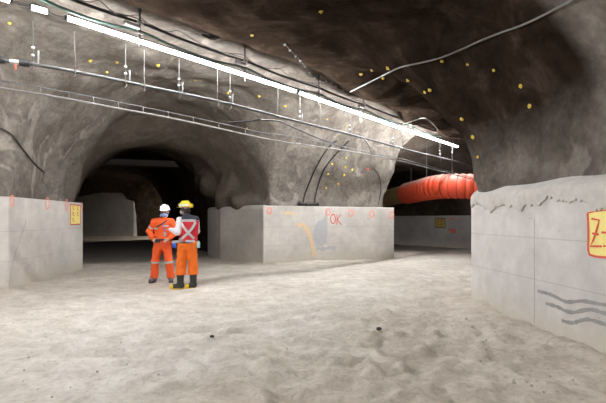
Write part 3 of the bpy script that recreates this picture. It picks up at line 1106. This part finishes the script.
# ---------------------------------------------------------------- loose stones
def stone_proto(k):
    rnd = random.Random(k)
    m = MB()
    n, mm = 7, 10
    vs, fs = [], []
    for i in range(n + 1):
        for j in range(mm):
            th = math.pi * i / n; ph = 2 * math.pi * j / mm
            d = Vector((math.sin(th) * math.cos(ph), math.sin(th) * math.sin(ph), math.cos(th)))
            r = 1 + .28 * float(vnoise(np.array([d.x + k * 7]), np.array([d.y]), np.array([d.z]), 1.6, 31)[0]) + rnd.uniform(-.03, .03) * math.sin(th)
            if i in (0, n): r = 1
            vs.append(Vector((d.x * r, d.y * r * .8, d.z * r * .6)))
    for i in range(n):
        for j in range(mm):
            fs.append((i * mm + j, i * mm + (j + 1) % mm, (i + 1) * mm + (j + 1) % mm, (i + 1) * mm + j))
    m.add(vs, fs)
    return m


protos = [None] * 4
spots = []
rnd = random.Random(12)
for _ in range(46):
    spots.append((rnd.uniform(10, 470), rnd.uniform(296, 398), rnd.uniform(.006, .013)))
for _ in range(36):
    t = rnd.random()
    spots.append((470 - 60 * rnd.random() + 110 * t, 305 + t * 80 + rnd.uniform(-2, 18), rnd.uniform(.009, .02)))
for px, py, r in spots:
    Y = F * CH / (py - HY); x = (px - CX) / F * Y
    if px > 460 and x > 2.80: continue
    k = rnd.randrange(4)
    if protos[k] is None:
        o = protos[k] = stone_proto(k).build('stone', M_STONE)
    else:
        o = protos[k].copy(); COL.objects.link(o)
    s = r * 1.0
    o.scale = (s, s, s); o.rotation_euler = (0, 0, rnd.uniform(0, 6.28))
    o.location = (x, Y, fz(x, Y) + s * .42)
    right = x > 1.5
    tag(o, 'small grey stone among the clods along the foot of the right concrete wall' if right else 'small grey stone lying on the open dusty ground', 'stone',
        'stones by the right wall' if right else 'stones on the open ground')
for px, py, r, lab in ((379, 334, .038, 'dark lone stone on the pale ground right of centre'), (212, 340, .03, 'dark stone on the ground below the two workers')):
    Y = F * CH / (py - HY); x = (px - CX) / F * Y
    o = stone_proto(9).build('stone', M_STONED); o.scale = (r, r, r); o.location = (x, Y, fz(x, Y) + r * .42)
    tag(o, lab, 'stone')

# ---------------------------------------------------------------- workers
def cone_sdf(p, a, b, ra, rb, sc=None):
    a = np.array(a, float); b = np.array(b, float)
    q = p
    e = b - a
    w = q - a
    t = np.clip((w @ e) / max(e @ e, 1e-9), 0, 1)
    d = w - t[..., None] * e
    if sc is not None: d = d / np.array(sc)
    return np.sqrt((d * d).sum(-1)) - (ra + (rb - ra) * t)


def smin(a, b, k):
    h = np.clip(.5 + .5 * (b - a) / k, 0, 1)
    return b * (1 - h) + a * h - k * h * (1 - h)


def union(p, prims, k=.035):
    r = None
    for pr in prims:
        kk = pr[6] if len(pr) > 6 else k
        d = cone_sdf(p, *pr[:4], pr[4] if len(pr) > 4 and pr[4] else pr[3] if False else pr[4], ) if False else cone_sdf(p, pr[0], pr[1], pr[2], pr[3], pr[4] if len(pr) > 4 else None)
        kk = pr[5] if len(pr) > 5 else k
        r = d if r is None else smin(r, d, kk)
    return r


def sdf_mesh(name, prims, mat, parent, h=.012, k=.035, cut=None, wrinkle=0, seed=0):
    A = np.array([pr[i] for pr in prims for i in (0, 1)])
    m = max(max(pr[2], pr[3]) * (max(pr[4]) if len(pr) > 4 and pr[4] else 1) for pr in prims) + .05
    lo, hi = A.min(0) - m, A.max(0) + m
    ax = [np.arange(lo[i], hi[i] + h, h) for i in range(3)]
    p = np.stack(np.meshgrid(*ax, indexing='ij'), -1)
    G = union(p, prims, k)
    if wrinkle:
        G = G + wrinkle * vnoise(p[..., 0], p[..., 1], p[..., 2] * 1.6, 13, seed) + wrinkle * .6 * vnoise(p[..., 0], p[..., 1], p[..., 2] * 1.4, 27, seed + 1)
    if cut is not None: G = np.maximum(G, cut(p))
    V, Q = surface_nets(G, lo, h)
    return np_mesh(name, V, Q, mat, parent)


def hand_prims(wrist, direction, palm_n, thumb_side, s=1.0, curl=.5):
    """palm, four unequal fingers and a thumb; curl bends towards palm_n"""
    w = Vector(wrist); d = Vector(direction).normalized(); n = Vector(palm_n); n = (n - d * n.dot(d)).normalized()
    sd = Vector(thumb_side); sd = (sd - d * sd.dot(d) - n * sd.dot(n)).normalized()
    out = []
    t = tuple
    out.append((t(w - d * .03), t(w + d * .02), .027 * s, .027 * s, None, .02))
    for o in (-.026, -.009, .009, .026):
        out.append((t(w + d * .02 + sd * o * .7), t(w + d * .085 * s + sd * o), .0145, .012, None, .014))
    for o, l in ((.027, .068), (.0095, .078), (-.0085, .072), (-.0265, .055)):
        a = w + d * .088 * s + sd * o
        d1 = (d * math.cos(curl * .6) + n * math.sin(curl * .6)); b = a + d1 * l * .45
        d2 = (d * math.cos(curl * 1.5) + n * math.sin(curl * 1.5)); c = b + d2 * l * .33
        d3 = (d * math.cos(curl * 2.2) + n * math.sin(curl * 2.2)); e = c + d3 * l * .24
        for q0, q1, r0, r1 in ((a, b, .0095, .009), (b, c, .009, .0085), (c, e, .0085, .0075)):
            out.append((t(q0), t(q1), r0, r1, None, .004))
    a = w + d * .03 + sd * .022
    b = a + (d * .65 + sd * .7 + n * .25).normalized() * .042
    c = b + (d * .85 + sd * .25 + n * .45).normalized() * .034
    out.append((t(a), t(b), .014, .011, None, .010)); out.append((t(b), t(c), .011, .0085, None, .004))
    return out


def head_prims(c, f):
    """head centred at c facing f: skull, jaw, brow, nose, lips, ears, neck is added by the body"""
    c = Vector(c); f = Vector(f).normalized(); up = Vector((0, 0, 1)); s = f.cross(up).normalized()
    t = tuple
    o = [(t(c + up * .03 - f * .02), t(c + up * .03 + f * .01), .084, .080, None, .03),
         (t(c - up * .045 + f * .03), t(c - up * .075 + f * .05), .056, .040, None, .04),
         (t(c + up * .015 + f * .082 - s * .03), t(c + up * .015 + f * .082 + s * .03), .014, .014, None, .02),
         (t(c + up * .005 + f * .09), t(c - up * .03 + f * .108), .009, .014, None, .012),
         (t(c - up * .058 + f * .088 - s * .016), t(c - up * .058 + f * .088 + s * .016), .009, .009, None, .008)]
    for k in (-1, 1):
        o.append((t(c + s * k * .082 + up * .015 - f * .012), t(c + s * k * .084 - up * .022 - f * .006), .016, .010, (1, 1, 1), .008))
    return o


M_SKIN = simple('skin', (.48, .28, .20), .55, var=.08)
M_ORANGE = simple('orange_work_cloth', (.86, .115, .018), .8, var=.10, scale=6, bump=.006)
M_ORANGE2 = simple('orange_work_trousers', (.88, .175, .012), .8, var=.10, scale=6, bump=.006)
M_REFL = simple('silver_reflective_tape', (.52, .53, .54), .35, .25, var=.08)
M_VEST = simple('red_vest_cloth', (.62, .022, .035), .75, var=.1)
M_NAVY = simple('navy_cloth', (.030, .030, .05), .8)
M_SLEEVE = simple('white_shirt_cloth', (.78, .77, .79), .8, var=.06, bump=.005)
M_BOOTG = simple('grey_boot_leather', (.13, .125, .13), .7)
M_BOOTB = simple('black_rubber_boot', (.030, .034, .030), .45)
M_BOOTY = simple('yellow_rubber', (.78, .52, .03), .55)
M_HELM = simple('white_helmet_shell', (.82, .82, .83), .35, var=.04)
M_HELY = simple('yellow_shell', (.85, .62, .03), .4, var=.06)
M_MASK = simple('blue_grey_mask', (.30, .38, .62), .55, var=.08)
M_BLUE = simple('blue_plastic', (.03, .13, .62), .4)
M_TEAL = simple('pale_teal_plastic', (.30, .48, .47), .5)
M_HAIR = simple('dark_hair', (.035, .026, .022), .7)
M_EYE = simple('eye_white', (.75, .74, .72), .3, var=.03)
M_HEAD = emissive('headlamp_glow', (.72, .80, 1.0), 120)
M_GLASS = simple('dark_spectacle_lens', (.10, .11, .14), .15)


def helmet(parent, c, f, shell_mat, tilt=.08):
    """hard hat: shell with ridge, brim and peak; c is the head centre"""
    f = Vector(f).normalized(); up = Vector((0, 0, 1)) + f * tilt; up.normalize()
    s = f.cross(up).normalized(); f = up.cross(s)
    R = Matrix((f, s, up)).transposed()
    b = Vector(c) + up * .068
    m = MB()
    prof = [(.138, -.006), (.140, .0), (.128, .006), (.124, .03), (.114, .065), (.094, .096), (.06, .118), (.02, .127), (.002, .128)]
    m.lathe(prof, b, R, 24, 1.08, .92)
    m.box(b + up * .115, (.16, .028, .03), R)
    h = m.build('helmet', shell_mat, parent)
    MB().box(b + f * .150 - up * .006, (.06, .14, .010), R).build('peak', shell_mat, h, bevel=.004)
    return h, b, f, s, up, R


def local(e, v): return e.location + Vector(v)


def lp_(e, pts): return [local(e, q) for q in pts]


# -- worker facing the viewer
Yl = 10.2
w1 = empty('person', ((162.5 - CX) / F * Yl, Yl, 0), 'worker in orange coveralls and white helmet with lit headlamp, facing the viewer', 'person')
w1.location.z = fz(w1.location.x, Yl)
hc = (.06, -.02, 1.645); hf = (.12, -1, -.06)
arms1 = [((-.19, .0, 1.425), (-.325, .03, 1.19)), ((-.325, .03, 1.19), (-.20, -.14, 1.035)), ((.215, .0, 1.425), (.315, .02, 1.17)), ((.315, .02, 1.17), (.215, -.17, 1.04))]
legs1 = [((-.085, .0, .93), (-.165, -.02, .505)), ((-.165, -.02, .505), (-.205, .02, .09)), ((.095, .0, .93), (.155, -.02, .505)), ((.155, -.02, .505), (.195, .02, .09))]
body = [((0, .0, 1.0), (.02, .0, 1.36), .125, .135, (1.25, .85, 1)), ((0, 0, .93), (0, 0, .98), .13, .125, (1.2, .9, 1)),
        ((.03, .0, 1.44), (.055, -.015, 1.58), .055, .050)] + head_prims(hc, hf)
body += [(*arms1[0], .050, .042), (*arms1[1], .042, .028), (*arms1[2], .050, .042), (*arms1[3], .042, .028)]
body += [(*legs1[0], .085, .055), (*legs1[1], .055, .04), (*legs1[2], .085, .055), (*legs1[3], .055, .04)]
body += [((-.205, .02, .06), (-.225, -.13, .035), .035, .03), ((.195, .02, .06), (.235, -.13, .035), .035, .03)]
hand1 = hand_prims((-.195, -.148, 1.028), (.75, -.25, -.5), (.1, .9, -.3), (.3, -.3, .8), curl=.55)
hand2 = hand_prims((.212, -.176, 1.034), (-.55, -.55, -.35), (-.2, .8, -.4), (.1, -.2, .9), curl=.6)
sdf_mesh('body', body + hand1 + hand2, M_SKIN, w1, h=.0085, k=.03)
cov = [((0, .0, 1.02), (.02, .0, 1.36), .155, .170, (1.22, .86, 1)), ((0, .0, .90), (0, .0, 1.0), .150, .148, (1.2, .92, 1)),
       ((-.17, 0, 1.43), (.195, 0, 1.43), .075, .075, None, .06), ((.03, 0, 1.45), (.04, -.005, 1.50), .075, .066),
       (*arms1[0], .078, .068), (*arms1[1], .070, .050), (*arms1[2], .078, .068), (*arms1[3], .070, .050),
       (*legs1[0], .118, .088, None, .03), (*legs1[1], .088, .092, None, .03), (*legs1[2], .118, .088, None, .03), (*legs1[3], .088, .092, None, .03)]


def cut1(p):
    return np.maximum(.095 - p[..., 2], -.0 + (p[..., 2] - 1.525))


sdf_mesh('coveralls', cov, M_ORANGE, w1, h=.0125, k=.04, cut=cut1, wrinkle=.010, seed=41)
for k, (a, b) in enumerate((legs1[1], legs1[3])):
    a = np.array(a); b = np.array(b); t = (b - a) / np.linalg.norm(b - a); cpt = a + t * .03
    sdf_mesh('reflective_band', [(*legs1[k * 2], .124, .095), (tuple(a), tuple(b), .095, .099)], M_REFL, w1, h=.011, cut=lambda p, c=cpt, t=t: np.abs((p - c) @ t) - .026)
for k, (a, b) in enumerate((arms1[0], arms1[2])):
    a = np.array(a); b = np.array(b); t = (b - a) / np.linalg.norm(b - a); cpt = a + t * .16
    sdf_mesh('sleeve_band', [(tuple(a), tuple(b), .083, .073)], M_REFL, w1, h=.010, cut=lambda p, c=cpt, t=t: np.abs((p - c) @ t) - .018)
# belt
m = MB()
for k in range(28):
    pass
ringp = [local(w1, (.0 + .198 * math.cos(a), .148 * math.sin(a), 1.005)) for a in [2 * math.pi * k / 28 for k in range(29)]]
MB().tube(ringp, .024, 8, caps=False).build('belt', M_BLACK, w1)
# boots
def boot(parent, ank, toe, mat, top, r, sole_mat, sh=.026):
    a = Vector(ank); t = Vector(toe); d = (t - a); d.z = 0; d.normalize()
    o = sdf_mesh('boot', [(tuple(a + Vector((0, 0, top - a.z))), tuple(a), r, r * .82), (tuple(a - d * .02 + Vector((0, 0, -a.z + .06))), tuple(t + Vector((0, 0, .055 - t.z))), .056, .05, (1, 1, .95))], mat, parent, h=.011, k=.05,
                 cut=lambda p: np.maximum(.012 - p[..., 2], p[..., 2] - top))
    base = parent.location
    mid = (a + t) / 2
    sd = Vector((-d.y, d.x, 0))
    pts = []
    L2 = (t - a).xy.length
    for k in range(20):
        an = 2 * math.pi * k / 20
        q = Vector((mid.x, mid.y, 0)) + d * math.cos(an) * (L2 / 2 + .058) + sd * math.sin(an) * (.056 + .004 * math.cos(an))
        pts.append((q.x + base.x, q.y + base.y))
    s = MB().prism(pts, base.z - .004, base.z + sh).build('sole', sole_mat, None, bevel=.004)
    s.data.transform(Matrix.Translation(-base)); s.parent = o
    return o


boot(w1, (-.205, .02, .10), (-.235, -.13, .05), M_BOOTG, .19, .066, M_BLACK)
boot(w1, (.195, .02, .10), (.245, -.13, .05), M_BOOTG, .19, .066, M_BLACK)
H, hb, hfv, hs, hu, HR = helmet(w1, local(w1, hc), hf, M_HELM)
lampc = hb + hfv * .132 + hu * .052
m = MB(); m.tube([lampc - hfv * .03, lampc + hfv * .012], .034, 14); lampo = m.build('headlamp', M_WHITE, H)
MB().tube([lampc + hfv * .0125, lampc + hfv * .022], [.040, .034], 14).build('lamp_lens', M_HEAD, lampo)
MB().tube([hb + hs * .0 + hu * .05 + hfv * .125, hb + hs * .08 + hu * .05 + hfv * .09, hb + hs * .112 + hu * .04], .010, 6).build('lamp_strap', M_BLACK, H)
# respirator, spectacles, hair
mc = local(w1, hc) + Vector(hf).normalized() * .098 + Vector((0, 0, -.048))
m = MB(); m.ball(mc, .052, 12, (1.0, .8, 1.0)); mk = m.build('respirator', M_MASK, w1)
for s_ in (-1, 1):
    q = mc + hs * s_ * .056 + Vector((0, .0, -.012)) + hfv * .012
    MB().tube([q, q + hs * s_ * .024 + hfv * .01], [.030, .034], 14).build('filter', M_MASK, mk)
    MB().tube([mc + hs * s_ * .04 + Vector((0, 0, .02)), mc + hs * s_ * .09 - hfv * .06 + Vector((0, 0, .03)), mc + hs * s_ * .085 - hfv * .12 + Vector((0, 0, .04))], .006, 6).build('strap', M_NAVY, mk)
gl = None
for s_ in (-1, 1):
    q = local(w1, hc) + hfv * .103 + hs * s_ * .033 + Vector((0, 0, .008))
    m = MB(); m.ball(q, .026, 10, (.35, 1.0, .75), HR)
    if s_ == -1:
        m.tube([q + hs * .02, q + hs * .045], .004, 6)
    gl = m.build('spectacles', M_GLASS, w1)
m = MB(); m.ball(local(w1, hc) + Vector((0, .035, .01)), .088, 12, (.98, .8, .9)); m.build('hair', M_HAIR, w1)
# collar tab, badge, radio strap, bottle
def front_pt(e, prims, x, z, sign=-1, off=.006, k=.04):
    ys = np.arange(-.5, .5, .004) * (-sign)
    ys = ys if sign == 1 else np.arange(-.5, .5, .004)
    ys = ys if sign == -1 else ys
    p = np.stack([np.full(ys.shape, x), ys, np.full(ys.shape, z)], -1)
    g = union(p, prims, k)
    i = int(np.argmax(g < 0))
    return e.location + Vector((x, float(ys[i]) + sign * off, z))


def ribbon(mb, pts, width, th=.006):
    path = smooth_path(pts, 4)
    vs, fs = [], []
    for i, p in enumerate(path):
        a = path[max(i - 1, 0)]; b = path[min(i + 1, len(path) - 1)]
        t = (b - a).normalized(); n = Vector((0, -1, 0)); s = t.cross(n).normalized() * width / 2
        n = s.cross(t).normalized() * th
        if n.y > 0: n = -n
        vs += [p - s, p + s, p + s + n, p - s + n]
    for i in range(len(path) - 1):
        for k in range(4):
            fs.append((i * 4 + k, i * 4 + (k + 1) % 4, i * 4 + 4 + (k + 1) % 4, i * 4 + 4 + k))
    fs += [(0, 3, 2, 1), tuple(len(vs) - 4 + k for k in range(4))]
    mb.add(vs, fs)


m = MB(); ribbon(m, [front_pt(w1, cov, x, z, off=.012) for x, z in ((.13, 1.46), (.07, 1.40), (-.03, 1.34), (-.13, 1.29))], .028)
m.build('shoulder_strap', M_BLACK, w1)
for x0, x1, z0 in ((-.17, -.07, 1.27), (.06, .17, 1.33)):
    m = MB(); ribbon(m, [front_pt(w1, cov, x, z0, off=.012) for x in (x0, (x0 + x1) / 2, x1)], .035); m.build('chest_tape', M_REFL, w1)
q = front_pt(w1, cov, .10, 1.14, off=.02)
MB().box(q, (.065, .006, .095)).build('badge', M_WHITE, w1, smooth=False, bevel=.002)
m = MB(); ribbon(m, [front_pt(w1, cov, .06, 1.40, off=.014), front_pt(w1, cov, .085, 1.28, off=.016), front_pt(w1, cov, .10, 1.19, off=.016)], .012); m.build('lanyard', M_BLUE, w1)
q = local(w1, (.285, -.03, .885))
m = MB(); m.lathe([(.040, -.075), (.044, -.07), (.044, .035), (.03, .06), (.024, .085), (.004, .087)], q, None, 14); m.build('water_bottle', M_BLUE, w1)
MB().tube(lp_(w1, ((.195, -.04, 1.0), (.25, -.05, .995), (.285, -.03, .965))), .010, 6).build('bottle_strap', M_BLACK, w1)
m = MB(); m.box(local(w1, (-.06, -.175, .985)), (.13, .045, .075)); m.build('belt_pouch', M_BLACK, w1, bevel=.01)
m = MB(); m.tube(lp_(w1, ((-.02, -.165, .975), (.04, -.18, .93), (.06, -.165, .87))), .013, 6); tag(m.build('cord', M_RED, w1), 'red cord')

# -- worker with the red vest, seen from behind
Yr = 9.35
w2 = empty('person', ((187 - CX) / F * Yr, Yr, 0), 'worker with red vest and yellow helmet, back to the viewer, reaching out one arm', 'person')
w2.location.z = fz(w2.location.x, Yr)
hc2 = (-.05, .06, 1.715); hf2 = (-.95, .35, -.05)
arms2 = [((-.155, .0, 1.49), (-.165, -.13, 1.225)), ((-.165, -.13, 1.225), (-.385, .10, 1.275)), ((.185, .03, 1.455), (.16, .2, 1.24)), ((.16, .2, 1.24), (-.02, .29, 1.20))]
legs2 = [((-.085, .0, .96), (-.125, -.005, .53)), ((-.125, -.005, .53), (-.135, -.03, .1)), ((.105, .0, .96), (.115, .05, .53)), ((.115, .05, .53), (.12, .06, .1))]
body = [((.01, .0, 1.02), (.02, .01, 1.42), .125, .135, (1.2, .85, 1)), ((.01, 0, .95), (.01, 0, 1.0), .13, .125, (1.2, .9, 1)),
        ((.01, .02, 1.48), (-.03, .05, 1.64), .056, .052)] + head_prims(hc2, hf2)
body += [(*arms2[0], .050, .042), (*arms2[1], .042, .028), (*arms2[2], .050, .042), (*arms2[3], .042, .028)]
body += [(*legs2[0], .085, .055), (*legs2[1], .055, .045), (*legs2[2], .085, .055), (*legs2[3], .055, .045)]
body += [((-.135, -.03, .07), (-.28, -.06, .045), .035, .03), ((.12, .06, .07), (.02, .02, .045), .035, .03)]
hand1 = hand_prims((-.395, .11, 1.278), (-.72, .55, .15), (.2, .2, -.9), (.5, .6, .3), curl=.45)
hand2 = hand_prims((-.035, .296, 1.20), (-.95, .1, .05), (.1, .1, .9), (.0, .9, .2), curl=.6)
sdf_mesh('body', body + hand1 + hand2, M_SKIN, w2, h=.0085, k=.03)
tro = [((.01, .0, .97), (.01, .0, 1.05), .158, .150, (1.2, .9, 1)), (*legs2[0], .122, .098, None, .03), (legs2[1][0], (-.13, -.02, .32), .098, .112, None, .03),
       (*legs2[2], .122, .098, None, .03), (legs2[3][0], (.118, .055, .32), .098, .112, None, .03)]
sdf_mesh('trousers', tro, M_ORANGE2, w2, h=.0125, k=.04, cut=lambda p: np.maximum(.30 - p[..., 2], p[..., 2] - 1.10), wrinkle=.012, seed=51)
shirt = [(*arms2[0], .077, .068), (*arms2[1], .070, .046)]
shirt_r = [(*arms2[2], .077, .068), (*arms2[3], .070, .046)]
sdf_mesh('sleeve', shirt, M_SLEEVE, w2, h=.0115, k=.03, wrinkle=.008, seed=61)
sdf_mesh('sleeve', shirt_r, M_SLEEVE, w2, h=.0115, k=.03, wrinkle=.008, seed=62)
vest = [((.025, .0, 1.05), (.05, .01, 1.38), .165, .170, (1.18, .86, 1)), ((-.085, .03, 1.50), (.18, .0, 1.50), .082, .082, None, .08), ((.01, .02, 1.54), (-.02, .04, 1.60), .080, .068)]
sdf_mesh('vest', vest, M_VEST, w2, h=.0115, k=.06, cut=lambda p: np.maximum(1.015 - p[..., 2], p[..., 2] - 1.475), wrinkle=.005, seed=71)
sdf_mesh('vest_yoke', vest, M_NAVY, w2, h=.0115, k=.06, cut=lambda p: np.maximum(1.48 - p[..., 2], p[..., 2] - 1.64), wrinkle=.004, seed=72)
bk = lambda x, z: front_pt(w2, vest, x, z, off=.012, k=.06)
for pts in (((-.10, 1.45), (-.05, 1.36), (.03, 1.26), (.11, 1.17), (.18, 1.09)), ((.21, 1.45), (.15, 1.32), (.05, 1.20), (-.04, 1.12), (-.13, 1.06)),
            ((-.12, 1.478), (-.06, 1.48), (.03, 1.48), (.12, 1.48), (.21, 1.475)), ((-.17, 1.04), (-.06, 1.035), (.03, 1.035), (.12, 1.035), (.19, 1.04))):
    m = MB(); ribbon(m, [bk(x, z) for x, z in pts], .05); m.build('reflective_tape', M_REFL, w2)


def gumboot(ank, toe, top):
    o = boot(w2, ank, toe, M_BOOTB, top, .084, M_BOOTY, .020)
    a = Vector(ank); t = Vector(toe)
    ctr = w2.location + Vector((a.x, a.y, 0))
    MB().lathe([(.080, top - .03), (.093, top - .028), (.093, top + .004), (.080, top + .006)], ctr, None, 20).build('yellow_trim', M_BOOTY, o)
    d = (t - a); d.z = 0; d.normalize()
    sdf_mesh('toe_cap', [(tuple(t - d * .03 + Vector((0, 0, .05 - t.z))), tuple(t + Vector((0, 0, .05 - t.z))), .056, .056)], M_BOOTY, o, h=.010,
             cut=lambda p: np.maximum(.012 - p[..., 2], -((p - np.array(t)) @ np.array(d)) - .02))
    return o


gumboot((-.135, -.03, .10), (-.30, -.065, .05), .35)
gumboot((.12, .06, .10), (.01, -.01, .05), .355)
H, hb, hfv, hs, hu, HR = helmet(w2, local(w2, hc2), hf2, M_HELY, tilt=.04)
m = MB(); m.lathe([(.128, .000), (.132, .002), (.131, .042), (.123, .046)], hb, HR, 24, 1.08, .92); tag(m.build('helmet_band', M_HELM, H), 'white band round the helmet')
m = MB(); c_ = hb + hfv * .15 + hu * .045; m.tube([c_ - hfv * .025, c_ + hfv * .012], .030, 12); m.build('headlamp', M_WHITE, H)
m = MB(); c_ = hb - hfv * .15 + hu * .012; m.tube([c_ + hfv * .03, c_ - hfv * .03], [.05, .042], 12); m.build('battery_pack', M_HELY, H)
for s_ in (-1, 1):
    q = local(w2, hc2) + hs * s_ * .088 + Vector((0, 0, .0))
    m = MB(); m.tube([q, q + hs * s_ * .02, q + hs * s_ * .04], [.040, .042, .032], 14); em = m.build('ear_muff', M_BLACK, w2)
    MB().tube([q + hs * s_ * .02 + Vector((0, 0, .03)), q + hs * s_ * .028 + Vector((0, 0, .085))], .008, 6).build('arm', M_STEEL, em)
m = MB(); m.ball(local(w2, hc2) - hfv * .03 + Vector((0, 0, -.01)), .092, 12, (.9, .96, 1.05), HR); m.build('hair', M_HAIR, w2)
mc = local(w2, hc2) + Vector(hf2).normalized() * .098 + Vector((0, 0, -.05))
m = MB(); m.ball(mc, .044, 12, (1, .95, 1.0)); mk = m.build('dust_mask', M_WHITE, w2)
MB().tube([mc + hs * -.03, mc + hs * -.075 - hfv * .06 + Vector((0, 0, .02)), mc + hs * -.088 - hfv * .12 + Vector((0, 0, .03))], .007, 6).build('strap', M_WHITE, mk)
for s_ in (-1, 1):
    MB().ball(local(w2, hc2) + hfv * .088 + hs * s_ * .032 + Vector((0, 0, .0)), .013, 8).build('eye', M_EYE, w2)
m = MB(); m.lathe([(.036, -.07), (.042, -.065), (.042, .04), (.026, .065), (.022, .08), (.004, .082)], local(w2, (.245, .0, .955)), None, 14); m.build('water_bottle', M_TEAL, w2)
ringp = [local(w2, (.012 + .190 * math.cos(a), .145 * math.sin(a), 1.008)) for a in [2 * math.pi * k / 28 for k in range(29)]]
MB().tube(ringp, .018, 8, caps=False).build('belt', M_BLACK, w2)

# ---------------------------------------------------------------- camera, world, view
cam = bpy.data.cameras.new('camera')
co = bpy.data.objects.new('camera', cam)
COL.objects.link(co)
co.location = (0, 0, CH); co.rotation_euler = (math.pi / 2, 0, 0)
cam.sensor_fit = 'HORIZONTAL'; cam.sensor_width = 36; cam.lens = 36 * F / 606
cam.shift_y = (HY - 201.5) / 606
cam.clip_start = .05; cam.clip_end = 200
SC.camera = co
w = bpy.data.worlds.new('world'); SC.world = w; w.use_nodes = True
w.node_tree.nodes['Background'].inputs[0].default_value = (.5, .5, .5, 1)
w.node_tree.nodes['Background'].inputs[1].default_value = .02
vs_ = SC.view_settings
vs_.view_transform = 'Standard'; vs_.look = 'None'; vs_.gamma = 1; vs_.use_curve_mapping = False
vs_.exposure = 2.22
